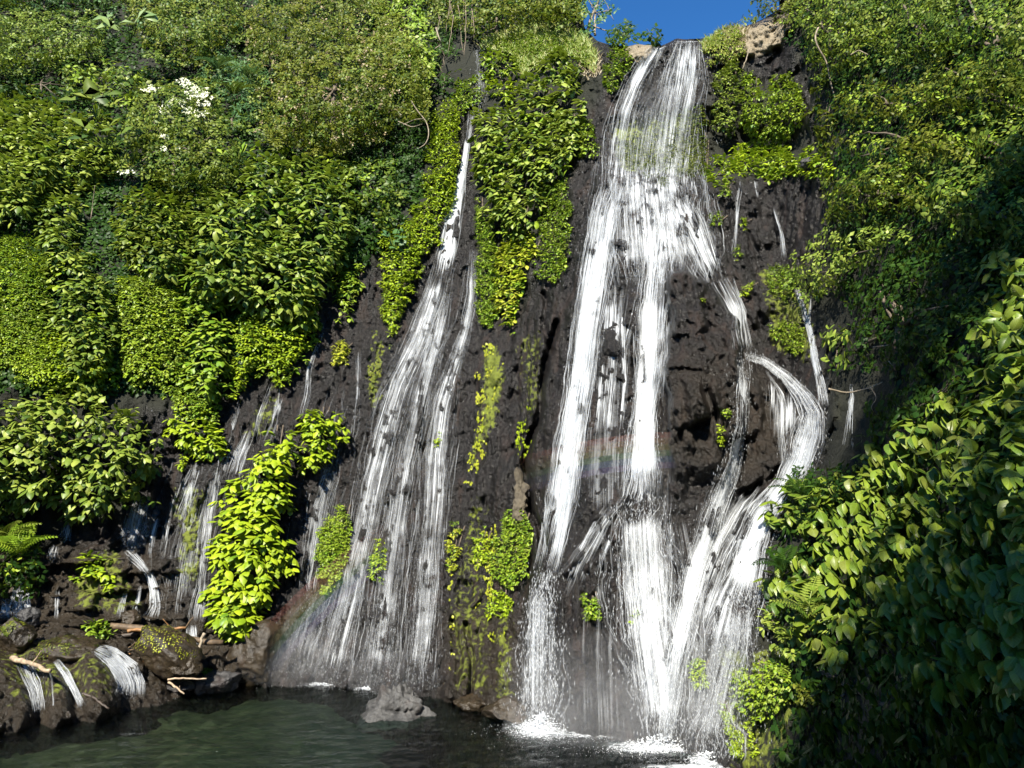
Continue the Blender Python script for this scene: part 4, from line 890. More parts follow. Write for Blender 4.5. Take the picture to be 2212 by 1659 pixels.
def small_fall(pts, n, label, name='trickle', cat='trickle', seed=1, wid=(.006, .018), film='lace', off=(.02, .10), dr=0, seg=(40, 150), group=None):
    r = fall(name, pts[-1][0], pts[-1][1], label, cat, group)
    stream(r, pts, n * 2, 'thread', seg, wid, off, seed, wand=.25, alpha=(.2, .8))
    if film: veil(r, pts, film, .09, wide=1.4, seed=seed)
    if dr: drops(r, pts, dr, seed=seed, off=(.03, .3), size=(.004, .012))
    return r
small_fall([(700, 690, 5), (690, 740, 5), (668, 800, 6), (664, 850, 8), (646, 910, 8)], 26, 'thin trickle between the leafy mound and the yellow creeper', seed=70)
small_fall([(612, 800, 5), (600, 860, 6), (585, 920, 10), (572, 960, 8)], 12, 'faint trickle above the tall lime creeper', seed=71)
small_fall([(775, 760, 5), (772, 850, 5), (760, 960, 8)], 12, 'faint thread of water left of the slender waterfall', seed=72)
small_fall([(725, 960, 16), (710, 1030, 20), (690, 1090, 22), (676, 1180, 20), (664, 1280, 16)], 70, 'fine curtain of dribbles right of the tall lime creeper', seed=73, film='veil_thin', dr=150)
small_fall([(540, 930, 10), (520, 980, 14), (505, 1030, 16)], 34, 'short white trickle left of the tall lime creeper top', seed=74, wid=(.008, .022))
small_fall([(475, 980, 10), (462, 1040, 12), (448, 1120, 14), (436, 1220, 14)], 34, 'pale trickle under the small lime creeper', seed=75)
small_fall([(420, 1010, 14), (400, 1060, 20), (380, 1120, 20)], 26, 'faint film of water on the grey wall left of the moss', seed=76)
small_fall([(330, 880, 5), (325, 900, 5)], 8, 'short trickle in the dark hollow over the shaded mound', seed=77)
small_fall([(308, 1080, 20), (295, 1130, 26), (280, 1190, 20)], 70, 'misty fall onto the upper ledge beside the drooping leaf mound', name='cascade', cat='cascade', seed=78, wid=(.006, .02), film='silk', dr=250)
small_fall([(272, 1188, 10), (300, 1215, 8), (322, 1240, 7), (334, 1275, 9), (336, 1310, 12), (322, 1338, 16)], 80, 'zigzag cascade down the bedded ledges', name='cascade', cat='cascade', seed=79, wid=(.010, .026), film='veil_core', dr=200)
small_fall([(275, 1270, 4), (264, 1300, 5), (256, 1335, 8)], 22, 'small trickle dropping off the ledges, left one', seed=80, wid=(.008, .022))
small_fall([(302, 1265, 4), (296, 1300, 5), (290, 1336, 7)], 22, 'small trickle dropping off the ledges, middle one', seed=81, wid=(.008, .022))
small_fall([(150, 1120, 8), (142, 1160, 12), (130, 1172, 20)], 26, 'misty trickle onto the ledge above the yellow-green shrub', name='cascade', cat='cascade', seed=82)
small_fall([(120, 1178, 8), (114, 1195, 10), (106, 1218, 10)], 34, 'short chute over the ledge lip right of the fern', name='cascade', cat='cascade', seed=83, wid=(.010, .026), film='veil')
small_fall([(152, 1202, 8), (148, 1220, 10)], 20, 'tiny chute over the ledge beside the yellow-green shrub', name='cascade', cat='cascade', seed=84, film='veil')
small_fall([(50, 1252, 12), (44, 1290, 20), (40, 1345, 24)], 110, 'shaded bluish cascade below the fern', name='cascade', cat='cascade', seed=85, wid=(.010, .03), film='veil', dr=200)
small_fall([(12, 1290, 8), (10, 1340, 14)], 40, 'shaded cascade at the left edge of the ledges', name='cascade', cat='cascade', seed=86, film='veil')
small_fall([(125, 1275, 4), (122, 1340, 5)], 14, 'thin trickle in the dark recess under the ledges', seed=87)
c1 = small_fall([(205, 1402, 10), (240, 1418, 20), (270, 1448, 28), (284, 1480, 30), (282, 1504, 30)], 230, 'broad white cascade sliding into the pool beside the mossy boulder', name='cascade', cat='cascade', seed=88, wid=(.014, .04), film='veil_core', dr=500)
foam(c1, 285, 1508, 40, 7, 700, 21, up=.15)
c2 = small_fall([(48, 1425, 12), (62, 1450, 16), (78, 1490, 14), (84, 1540, 12)], 60, 'speckled cascade behind the pale broken log', name='cascade', cat='cascade', seed=89, film='veil_thin', dr=150)
c3 = small_fall([(120, 1426, 7), (140, 1452, 9), (160, 1490, 8), (178, 1528, 8)], 60, 'narrow slanting cascade over the wet brown rock', name='cascade', cat='cascade', seed=90, film='veil', dr=100, wid=(.008, .024))
foam(c3, 180, 1531, 14, 3, 120, 22, up=.06)
c4 = small_fall([(414, 1350, 12), (416, 1375, 13), (418, 1402, 13)], 60, 'little cascade behind the leaning stick', name='cascade', cat='cascade', seed=91, film='veil', wid=(.008, .024))
foam(c4, 420, 1405, 22, 4, 150, 23, up=.06)
small_fall([(440, 1260, 12), (430, 1310, 18), (424, 1345, 18)], 40, 'misty streaks beside the foot of the tall lime creeper', seed=92)
small_fall([(1600, 390, 3), (1594, 430, 5), (1590, 480, 4), (1584, 560, 5)], 18, 'thin broken trickle under the green shelf', seed=93)
small_fall([(1628, 385, 4), (1638, 430, 4)], 12, 'short bright trickle right under the green shelf', seed=94)
small_fall([(1672, 450, 3), (1684, 490, 3), (1692, 540, 5), (1694, 560, 5)], 22, 'crooked white trickle on the dark wall near the right bank', seed=95, wid=(.008, .022))
s8 = small_fall([(1720, 622, 6), (1738, 670, 5), (1752, 720, 6), (1760, 780, 8), (1772, 830, 9), (1782, 880, 10)], 80, 'narrow side stream joining the great fall by the right bank', name='side_stream', cat='side stream', seed=96, wid=(.008, .026), film='veil', dr=200)
small_fall([(1752, 640, 3), (1748, 700, 3), (1764, 770, 4)], 16, 'thread of water just right of the narrow side stream', seed=97)
small_fall([(1840, 830, 6), (1836, 900, 8), (1830, 970, 12)], 22, 'dim shaded trickle in the hollow under the right bank', seed=98)
small_fall([(1745, 1010, 10), (1722, 1030, 12), (1712, 1055, 10)], 40, 'short white spill over the brown lip beside the right bank', name='cascade', cat='cascade', seed=99, film='veil')
small_fall([(1630, 160, 4), (1632, 190, 5)], 12, 'tiny white trickle on the dark block beneath the tan outcrop', seed=100)

# ------------------------------------------------------------------ plants
BIGL = 'creepers hanging on the left cliff'
creeper([(-60, 215), (60, 208), (150, 235), (235, 250), (262, 300), (268, 335), (230, 362), (200, 400), (120, 395), (92, 415), (75, 470), (0, 480), (-60, 470)], 'green', 'rounded mound of drooping leaves at the far left under the flowering tree', 21, 1.5, K=230, seed=101, cover=3.2, group=BIGL, clump=80, extra=(('spring', 18, .5),))
creeper([(275, 412), (330, 390), (420, 400), (490, 388), (480, 440), (425, 470), (412, 560), (380, 620), (300, 590), (250, 520), (245, 450)], 'mid', 'mid-green leaf curtain hanging beneath the flowering tree', 19, 1.3, K=180, seed=102, group=BIGL, extra=(('spring', 16, .6),))
creeper([(75, 430), (150, 408), (178, 450), (170, 510), (205, 560), (245, 620), (255, 700), (245, 780), (205, 852), (150, 835), (108, 760), (112, 640), (82, 540)], 'green', 'ragged column of large drooping leaves with dark gaps near the left edge', 20, 1.2, K=220, seed=103, group=BIGL, gap=.12, extra=(('lime', 16, .35),))
creeper([(420, 450), (480, 385), (545, 330), (640, 308), (725, 332), (772, 400), (772, 475), (745, 560), (705, 640), (655, 690), (560, 670), (500, 650), (430, 640), (402, 600), (410, 520)], 'green', 'great bulging mound of drooping pale-edged leaves left of the slender waterfall', 25, 2.0, K=300, seed=104, group=BIGL, cover=3.0, clump=80, gap=.06, extra=(('spring', 20, .45),))
creeper([(400, 600), (500, 640), (500, 760), (480, 850), (440, 872), (410, 820), (398, 700)], 'spring', 'hanging tail of large bright leaves below the great bulging mound', 22, 1.0, K=160, seed=105, group=BIGL)
creeper([(-60, 500), (60, 505), (112, 560), (110, 700), (118, 800), (110, 832), (20, 800), (-60, 790)], 'spring', 'smooth curtain of tiny yellow-green leaves at the left edge', 10, .7, K=0, seed=106, group=BIGL, cover=3.4, extra=(('lime', 10, 1.0),))
creeper([(250, 600), (330, 580), (400, 620), (405, 740), (410, 835), (330, 830), (260, 820), (248, 740)], 'spring', 'flat curtain of small leaves between two ragged leaf columns', 12, .7, K=100, seed=107, group=BIGL, cover=3.2, extra=(('lime', 11, .8),))
creeper([(110, 700), (200, 720), (260, 800), (215, 850), (160, 850), (60, 830), (20, 790)], 'lime', 'yellow-green skirt of small leaves above the shaded mound', 12, .8, K=120, seed=108, group=BIGL)
creeper([(505, 700), (560, 660), (640, 650), (690, 640), (692, 700), (660, 760), (625, 800), (590, 812), (570, 790), (545, 800), (520, 842), (500, 830)], 'lime', 'bright lobed curtain of small leaves ending over the grey wet wall', 13, .8, K=160, seed=109, group=BIGL, cover=3.2, extra=(('spring', 14, .8),))
creeper([(0, 870), (60, 832), (150, 842), (205, 868), (290, 900), (332, 950), (345, 992), (320, 1022), (310, 1072), (255, 1112), (185, 1122), (142, 1080), (130, 1020), (100, 1100), (-60, 1100), (-60, 870)], 'green', 'drooping leaf mound over the ledges, its left half in shade', 23, 1.9, K=300, seed=110, group=BIGL, cover=3.0)
creeper([(380, 840), (440, 830), (480, 860), (470, 910), (400, 905), (370, 880)], 'spring', 'soft green tuft directly above the small lime creeper', 11, .6, K=60, seed=111, group=BIGL)
creeper([(368, 895), (430, 888), (468, 930), (490, 918), (484, 960), (476, 988), (440, 985), (400, 972), (358, 945)], 'lime', 'small lime creeper with a ragged edge on the grey wet wall', 18, .7, K=90, seed=112, group=BIGL)
creeper([(372, 990), (400, 985), (398, 1010), (376, 1014)], 'lime', 'tiny tuft of leaves hanging below the small lime creeper', 13, .3, K=14, seed=113, group=BIGL)
creeper([(600, 912), (640, 930), (642, 1000), (632, 1100), (622, 1180), (592, 1260), (562, 1300), (546, 1365), (480, 1365), (455, 1340), (470, 1280), (440, 1230), (482, 1150), (478, 1080), (540, 1000), (550, 960)], 'lime', 'tall lime-yellow creeper with large leaves reaching down to the pool rocks', 26, 1.2, K=280, seed=114, group=BIGL, cover=4.6, lobes=10)
creeper([(645, 950), (660, 890), (700, 873), (738, 888), (748, 905), (725, 940), (716, 990), (682, 1030), (652, 1020)], 'lime', 'short lime creeper to the upper right of the tall one', 19, .8, K=110, seed=115, group=BIGL)
creeper([(690, 1150), (715, 1095), (745, 1084), (757, 1110), (746, 1200), (720, 1270), (700, 1286), (683, 1230)], 'spring', 'narrow oval cushion of tiny green leaves left of the slender waterfall', 10, .5, K=110, seed=116, group=BIGL, cover=3.6, gap=0)
creeper([(805, 1190), (825, 1165), (833, 1200), (820, 1252), (800, 1250)], 'lime', 'little oval leaf tuft standing inside the slender waterfall', 10, .35, K=30, seed=117, group=BIGL)
creeper([(938, 935), (948, 925), (952, 950), (940, 962)], 'lime', 'speck of leaves between the strands of the slender waterfall', 8, .2, K=8, seed=118, group=BIGL)
creeper([(940, 215), (988, 208), (992, 330), (982, 420), (950, 500), (912, 560), (882, 640), (862, 700), (842, 732), (830, 690), (832, 640), (814, 570), (832, 510), (882, 480), (916, 420), (920, 330)], 'lime', 'long lime strip of small leaves running down beside the slender waterfall', 12, .8, K=280, seed=119, group=BIGL, cover=3.6)
creeper([(985, 170), (1040, 165), (1042, 215), (1000, 240), (980, 215)], 'spring', 'light green clump at the head of the slender waterfall', 13, .6, K=40, seed=120)
creeper([(735, 580), (780, 560), (775, 620), (745, 690), (728, 680)], 'spring', 'small ragged creeper in the dark gap beside the great mound', 15, .5, K=40, seed=121)
creeper([(720, 745), (750, 735), (756, 770), (725, 785)], 'gold', 'yellowish tuft above the short lime creeper', 12, .3, K=18, seed=122)
CEN = 'creepers on the ridge between the two falls'
creeper([(1038, 112), (1080, 100), (1120, 118), (1120, 165), (1070, 170), (1040, 150)], 'spring', 'round leaf tuft at the upper left of the central ridge', 17, .9, K=60, seed=123, group=CEN)
creeper([(1050, 175), (1080, 160), (1110, 175), (1100, 215), (1052, 210)], 'lime', 'yellow-green leaf tuft just below the round tuft on the ridge', 15, .8, K=40, seed=124, group=CEN)
creeper([(1125, 165), (1190, 108), (1240, 116), (1252, 200), (1262, 250), (1250, 330), (1222, 372), (1172, 402), (1180, 470), (1130, 520), (1060, 480), (1032, 420), (1024, 250), (1090, 220)], 'green', 'broad curtain of large glossy leaves on the ridge between the falls', 22, 1.5, K=300, seed=125, group=CEN, cover=3.2, extra=(('spring', 18, .7),))
creeper([(1240, 240), (1278, 268), (1297, 322), (1270, 345), (1240, 322)], 'spring', 'small bush bulging from the right side of the ridge curtain', 12, .8, K=50, seed=126, group=CEN)
creeper([(1030, 420), (1062, 470), (1076, 560), (1078, 680), (1050, 692), (1028, 680)], 'spring', 'smooth bright green strip at the lower left of the ridge curtain', 10, .6, K=110, seed=127, group=CEN, cover=3.8)
creeper([(1078, 540), (1100, 520), (1160, 500), (1150, 560), (1130, 590), (1122, 650), (1097, 712), (1072, 660)], 'gold', 'golden-yellow tail of leaves at the bottom of the ridge curtain', 15, .7, K=110, seed=128, group=CEN, extra=(('lime', 13, 1.0),))
creeper([(1185, 402), (1222, 378), (1237, 430), (1226, 540), (1202, 600), (1170, 617), (1154, 590), (1176, 480)], 'spring', 'separate bright green finger of leaves right of the golden tail', 11, .7, K=120, seed=129, group=CEN, cover=3.6)
creeper([(1085, 1108), (1132, 1102), (1150, 1180), (1142, 1248), (1100, 1262), (1060, 1250), (1066, 1180)], 'spring', 'dense green creeper on the rock pillar between the falls near the pool', 11, .5, K=130, seed=130, group=CEN, cover=3.4)
creeper([(1056, 1270), (1082, 1262), (1110, 1320), (1090, 1335), (1050, 1318)], 'lime', 'hooked lime tuft beneath the dense green creeper on the pillar', 11, .4, K=45, seed=131, group=CEN)
creeper([(1020, 1150), (1050, 1140), (1060, 1200), (1030, 1230)], 'lime', 'loose pale leaves left of the dense green creeper on the pillar', 11, .3, K=25, seed=132, gap=.3, cover=1.4, group=CEN)
creeper([(972, 1140), (992, 1130), (996, 1180), (975, 1245), (964, 1240)], 'gold', 'thin orange-yellow creeper on the foot of the pillar', 9, .25, K=30, seed=133, gap=.3, cover=1.6, group=CEN)
creeper([(1255, 1290), (1275, 1272), (1297, 1310), (1295, 1332), (1262, 1328)], 'spring', 'small leaf tuft on the wet rock behind the great fall', 10, .3, K=30, seed=134)
creeper([(1360, 1305), (1378, 1300), (1380, 1336), (1364, 1340)], 'spring', 'dim tuft of leaves behind the threads of the great fall', 10, .25, K=12, seed=135)
RT = 'creepers at the top of the great fall'
creeper([(1542, 175), (1580, 130), (1603, 140), (1602, 250), (1575, 292), (1545, 280), (1535, 220)], 'green', 'dark green drape right beside the top of the great fall', 12, .8, K=100, seed=136, group=RT)
creeper([(1602, 172), (1622, 156), (1645, 190), (1700, 165), (1722, 185), (1742, 235), (1722, 275), (1700, 302), (1640, 312), (1600, 275)], 'spring', 'plump bright green cushion of leaves under the tan outcrop', 12, 1.0, K=200, seed=137, group=RT, cover=3.6)
creeper([(1538, 350), (1600, 318), (1680, 322), (1745, 332), (1805, 345), (1785, 372), (1695, 372), (1600, 385), (1545, 398), (1528, 385)], 'lime', 'leafy shelf of bright leaves over the dark dripping wall', 15, .8, K=160, seed=138, group=RT, extra=(('spring', 12, 1.0),))
creeper([(1552, 388), (1576, 384), (1580, 420), (1564, 434), (1548, 424)], 'spring', 'small tuft hanging below the green shelf by the great fall', 10, .35, K=20, seed=139, group=RT)
creeper([(1745, 160), (1800, 150), (1812, 220), (1800, 330), (1770, 335), (1750, 250)], 'olive', 'straggly hanging vine between the cushion and the right bank', 15, .9, K=60, seed=140, gap=.45, cover=1.6, group=RT)
creeper([(1332, 312), (1420, 272), (1522, 228), (1528, 382), (1400, 370), (1342, 350)], 'olive', 'mossy leaf cushion veiled by the upper drop of the great fall', 11, .25, K=60, seed=141, group=RT, cover=3.0)
creeper([(1312, 72), (1350, 58), (1364, 130), (1345, 182), (1304, 192), (1308, 140)], 'spring', 'leafy column left of the lip of the great fall', 11, .7, K=70, seed=142, group=RT)
creeper([(1520, 100), (1560, 62), (1605, 50), (1612, 110), (1580, 130), (1530, 125)], 'straw', 'grassy yellow-green cap between the lip and the tan outcrop', 13, .5, K=60, seed=143, group=RT, wr=.35)
for i, (pl, lb, ky) in enumerate([
  ([(1600, 612), (1625, 605), (1632, 632), (1606, 640)], 'small leaf clump on the dark wall right of the split boulder', 'lime'),
  ([(1655, 585), (1700, 570), (1722, 590), (1715, 640), (1690, 650), (1660, 620)], 'bright leaves creeping from the right bank over the dark wall', 'spring'),
  ([(1662, 700), (1700, 690), (1735, 700), (1738, 770), (1712, 772), (1690, 735), (1665, 725)], 'hooked green leaf patch on the dark wall beside the side stream', 'spring'),
  ([(1560, 880), (1576, 876), (1578, 906), (1562, 910)], 'small tuft on the rounded boulder between the chutes', 'spring'),
  ([(1552, 920), (1568, 915), (1562, 965), (1550, 960)], 'thin moss tuft lower on the rounded boulder', 'lime'),
  ([(1500, 645), (1520, 640), (1522, 652), (1502, 654)], 'tiny tuft near the peak of the split boulder', 'spring'),
  ([(1535, 462), (1560, 460), (1556, 490), (1538, 486)], 'little leaf tuft on the dark wall near the apron', 'spring'),
  ([(1592, 470), (1612, 468), (1610, 492), (1596, 490)], 'little leaf tuft in the middle of the dark dripping wall', 'lime'),
  ([(1588, 530), (1602, 528), (1600, 560), (1590, 558)], 'small leaf tuft low on the dark dripping wall', 'spring')]):
    creeper(pl, ky, lb, 9, .25, K=12, seed=150 + i, name='leaf_tuft', cat='plant', group='tufts on the dark wall', cover=2.6)
creeper([(1590, 1440), (1640, 1420), (1700, 1428), (1712, 1480), (1690, 1530), (1640, 1545), (1600, 1535), (1582, 1490)], 'spring', 'sunlit small-leaved bush beside the foot of the great fall', 13, 1.0, K=120, seed=160, name='bush', cat='bush', cover=3.0)
creeper([(1485, 1430), (1520, 1420), (1530, 1470), (1505, 1488), (1488, 1460)], 'lime', 'pale moss clump wetted by the spray of the great fall', 9, .4, K=20, seed=161, name='moss_clump', cat='moss')
creeper([(1555, 1510), (1575, 1540), (1600, 1600), (1606, 1635), (1580, 1632), (1564, 1570)], 'lime', 'pale strip of moss at the waterline beside the great fall', 8, .3, K=0, seed=162, name='moss_clump', cat='moss')
creeper([(1605, 1550), (1615, 1550), (1640, 1625), (1628, 1628)], 'lime', 'thin slanting strip of moss right of the pale one', 8, .25, K=0, seed=163, name='moss_clump', cat='moss')
creeper([(1705, 1470), (1740, 1455), (1765, 1480), (1770, 1520), (1730, 1530), (1705, 1510)], 'olive', 'dull olive shrub in the shade behind the sunlit bush', 12, .6, K=40, seed=164, name='bush', cat='bush')
creeper([(1770, 1505), (1812, 1495), (1818, 1520), (1785, 1535)], 'spring', 'small lit sprig at the edge of the deep shade', 12, .4, K=14, seed=165, name='bush', cat='bush')
creeper([(155, 1215), (200, 1200), (246, 1212), (244, 1242), (215, 1262), (165, 1238)], 'lime', 'yellow-green shrub growing on the bedded ledge', 17, .6, K=50, seed=166, name='bush', cat='bush')
creeper([(178, 1345), (205, 1333), (242, 1345), (236, 1368), (185, 1370)], 'spring', 'small bright bush at the foot of the ledges', 14, .5, K=40, seed=167, name='bush', cat='bush')
creeper([(440, 1450), (470, 1445), (474, 1462), (445, 1466)], 'lime', 'little weed growing on the flat slate rock', 8, .2, K=10, seed=168, name='leaf_tuft', cat='plant')

# yellow algae and flat moss growing on the dry ridge
for i, (pl, lb, ky) in enumerate([
  ([(1045, 742), (1075, 735), (1085, 800), (1080, 870), (1055, 930), (1040, 1000), (1008, 1058), (1002, 1040), (1030, 930), (1030, 830)], 'long yellow streak of moss down the dry ridge between the falls', 'gold'),
  ([(1155, 700), (1170, 695), (1176, 780), (1162, 790)], 'short yellow moss mark beside the dark crevice', 'gold'),
  ([(1045, 1150), (1075, 1130), (1075, 1260), (1050, 1310), (1040, 1240)], 'pale yellow moss band along the dense creeper on the pillar', 'gold'),
  ([(1055, 1330), (1090, 1325), (1092, 1375), (1070, 1385), (1050, 1360)], 'pale yellow moss fringe under the hooked tuft', 'gold'),
  ([(1025, 1200), (1035, 1190), (1035, 1310), (1025, 1310)], 'narrow yellow moss line on the pillar', 'gold'),
  ([(972, 1250), (980, 1250), (975, 1480), (968, 1480)], 'thin vertical yellow moss line down to the pool', 'gold'),
  ([(1115, 930), (1145, 860), (1150, 880), (1130, 990), (1120, 990)], 'scattered moss beside the lower crevice', 'lime'),
  ([(815, 700), (832, 720), (822, 800), (800, 860), (795, 800)], 'dull moss patch beneath the long lime strip', 'olive'),
  ([(1065, 1485), (1090, 1500), (1085, 1530), (1062, 1520)], 'yellow moss patch at the waterline of the pillar', 'gold')]):
    r = empty('moss', base_of(pl, .1), lb, 'moss', 'moss on the dry rock')
    foliage(r, pl, ky, leaf=6, thick=.04, lift=.05, cover=1.5, mode='flat', whorl=2, gap=.55, seed=180 + i, clump=26, wr=.8, ragged=1.2)

# undergrowth closing the slopes behind the plants; its dark colour paints in shaded gaps
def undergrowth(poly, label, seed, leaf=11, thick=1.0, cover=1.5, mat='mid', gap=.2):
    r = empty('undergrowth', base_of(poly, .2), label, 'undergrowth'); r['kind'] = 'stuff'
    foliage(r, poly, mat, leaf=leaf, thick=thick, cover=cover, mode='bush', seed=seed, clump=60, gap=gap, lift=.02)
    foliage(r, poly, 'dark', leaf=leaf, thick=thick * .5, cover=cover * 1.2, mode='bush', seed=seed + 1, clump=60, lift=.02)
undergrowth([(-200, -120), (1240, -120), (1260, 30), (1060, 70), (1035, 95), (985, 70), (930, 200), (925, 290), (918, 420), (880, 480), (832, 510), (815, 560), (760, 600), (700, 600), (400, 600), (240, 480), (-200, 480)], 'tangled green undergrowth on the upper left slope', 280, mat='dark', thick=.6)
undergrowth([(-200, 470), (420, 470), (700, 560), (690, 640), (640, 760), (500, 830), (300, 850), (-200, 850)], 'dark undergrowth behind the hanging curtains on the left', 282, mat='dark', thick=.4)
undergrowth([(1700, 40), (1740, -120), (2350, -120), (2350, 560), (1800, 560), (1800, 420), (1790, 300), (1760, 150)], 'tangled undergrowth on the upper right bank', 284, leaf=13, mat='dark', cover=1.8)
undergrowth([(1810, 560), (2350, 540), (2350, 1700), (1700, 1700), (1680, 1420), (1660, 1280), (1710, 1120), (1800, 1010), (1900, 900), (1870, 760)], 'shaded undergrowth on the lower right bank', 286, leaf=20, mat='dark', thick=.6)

# the jungle above
UL = 'trees on the upper left slope'
tree([(-60, 0), (90, 22), (225, 35), (245, 75), (205, 112), (80, 150), (-60, 175)], 'mid', 'fine-leaved tree in the upper left corner', 8, 4.0, 201, group=UL, cover=3.4, crease=.12, extra=(('green', 8, 1.0),), clump=80)
tree([(-60, -60), (240, -60), (250, 20), (150, 30), (60, 20), (-60, 10)], 'dark', 'dark tree along the top edge above the corner tree', 9, 3.0, 202, group=UL, cover=2.5, extra=(('blue', 9, .8),))
tree([(230, -60), (520, -60), (535, 60), (470, 118), (400, 140), (330, 108), (290, 60)], 'mid', 'broad tree at the top edge right of the white-veined big leaves', 9, 4.2, 203, group=UL, cover=3.4, clump=110, crease=.12, extra=(('olive', 8, 1.2), ('blue', 9, .4)))
tree([(-60, 150), (60, 150), (140, 128), (190, 150), (220, 195), (160, 225), (60, 205), (-60, 210)], 'dark', 'shadowy shrub above the rounded leaf mound', 11, 1.8, 204, name='shrub', cat='shrub', group=UL, cover=2.2, gap=.2)
tree([(90, 118), (165, 98), (240, 122), (330, 150), (305, 225), (225, 232), (160, 200)], 'mid', 'medium-leaved shrub left of the flowering tree', 13, 2.2, 205, name='shrub', cat='shrub', group=UL, cover=2.8, extra=(('spring', 12, .7),), gap=.15)
tree([(265, 270), (290, 200), (360, 168), (445, 162), (470, 215), (525, 280), (525, 350), (500, 402), (400, 405), (330, 392), (300, 350), (262, 380), (240, 330)], 'mid', 'dark green tree topped with clusters of small white flowers', 10, 4.0, 206, group=UL, cover=3.6, crease=.12, clump=80, extra=(('olive', 9, .8),), gap=.1)
fl = bpy.data.objects[-1]
flowers = [o for o in COL.objects if o.get('label') == 'dark green tree topped with clusters of small white flowers'][0]
for i, (fu, fv, fr_) in enumerate([(395, 178, 16), (412, 186, 18), (430, 196, 16), (445, 208, 14), (418, 206, 18), (440, 222, 14), (455, 224, 9), (372, 215, 9), (350, 238, 14), (362, 228, 10), (405, 236, 13), (435, 246, 12), (330, 190, 12), (315, 195, 9), (355, 292, 9), (352, 320, 8), (385, 318, 6), (265, 372, 10), (292, 370, 5), (370, 256, 6), (395, 222, 10)]):
    pl = [(fu + fr_ * math.cos(a) * 1.2, fv + .62 * fr_ * math.sin(a)) for a in np.linspace(0, 2 * math.pi, 8)[:-1]]
    foliage(flowers, pl, 'flower', leaf=4.2, thick=.35, lift=3.1, cover=1.5, mode='bush', whorl=4, seed=300 + i, clump=10, name='flower_cluster', wr=.8)
tree([(430, 130), (480, 105), (560, 128), (575, 190), (560, 262), (520, 290), (478, 215), (440, 180)], 'blue', 'bluish ferny shrub between the flowering tree and the olive tree', 13, 2.0, 207, name='shrub', cat='shrub', group=UL, wr=.3, cover=2.6, extra=(('mid', 10, 1.4),))
tree([(525, 20), (600, -60), (770, -60), (885, 40), (915, 110), (930, 200), (920, 262), (862, 285), (780, 305), (740, 330), (700, 335), (610, 312), (562, 282), (548, 200), (535, 100)], 'olive', 'large olive tree with fine feathery leaves above the great mound', 8, 5.0, 208, group=UL, cover=4.2, clump=120, crease=.12, extra=(('mid', 8, 1.0), ('dry', 7, .25)), gap=.08)
tree([(780, -60), (905, -60), (925, 30), (938, 90), (945, 150), (935, 205), (885, 232), (850, 140), (800, 60)], 'spring', 'bright vine-draped tree left of the hanging roots', 11, 2.4, 209, group=UL, cover=3.0, extra=(('green', 11, 1.0),), gap=.12)
tree([(740, 352), (800, 335), (862, 360), (872, 420), (852, 440), (842, 500), (790, 480), (745, 440), (715, 340)], 'mid', 'shaded shrub between the great mound and the lime strip', 13, 1.4, 210, name='shrub', cat='shrub', group=UL, cover=2.6, gap=.25, extra=(('spring', 11, .5),))
tree([(700, 320), (780, 305), (860, 290), (925, 270), (920, 330), (880, 370), (800, 345), (740, 345)], 'dark', 'dark undergrowth in the hollow beneath the olive tree', 9, 1.0, 211, name='shrub', cat='shrub', group=UL, cover=1.8, gap=.3)
tree([(820, 510), (845, 498), (885, 505), (882, 540), (850, 560), (822, 550)], 'blue', 'bluish round-leaved plant on the lime strip', 20, .8, 212, name='shrub', cat='shrub', cover=1.8, wr=.8)
tree([(905, -60), (1250, -60), (1262, 45), (1200, 52), (1130, 52), (1060, 75), (1030, 95), (1000, 62), (960, 70), (930, 55)], 'olive', 'dim tree with trailing roots over the head of the slender waterfall', 9, 3.0, 213, group=UL, cover=2.8, extra=(('mid', 9, 1.0),), gap=.1)
tree([(1150, -60), (1255, -60), (1262, 50), (1240, 60), (1170, 40)], 'mid', 'leafy tree behind the grassy top of the central ridge', 10, 2.0, 214, group=UL, cover=2.8)
tree([(930, 60), (975, 70), (990, 120), (985, 190), (940, 205), (925, 130)], 'dark', 'dark bush in the hollow left of the slender waterfall head', 10, .8, 215, name='shrub', cat='shrub', cover=1.6, gap=.3)
RB = 'trees on the right bank'
tree([(1618, 20), (1625, -60), (1730, -60), (1735, 20), (1700, 45), (1650, 50)], 'olive', 'olive tree standing on the tan outcrop against the sky', 9, 1.8, 220, group=RB, cover=3.0)
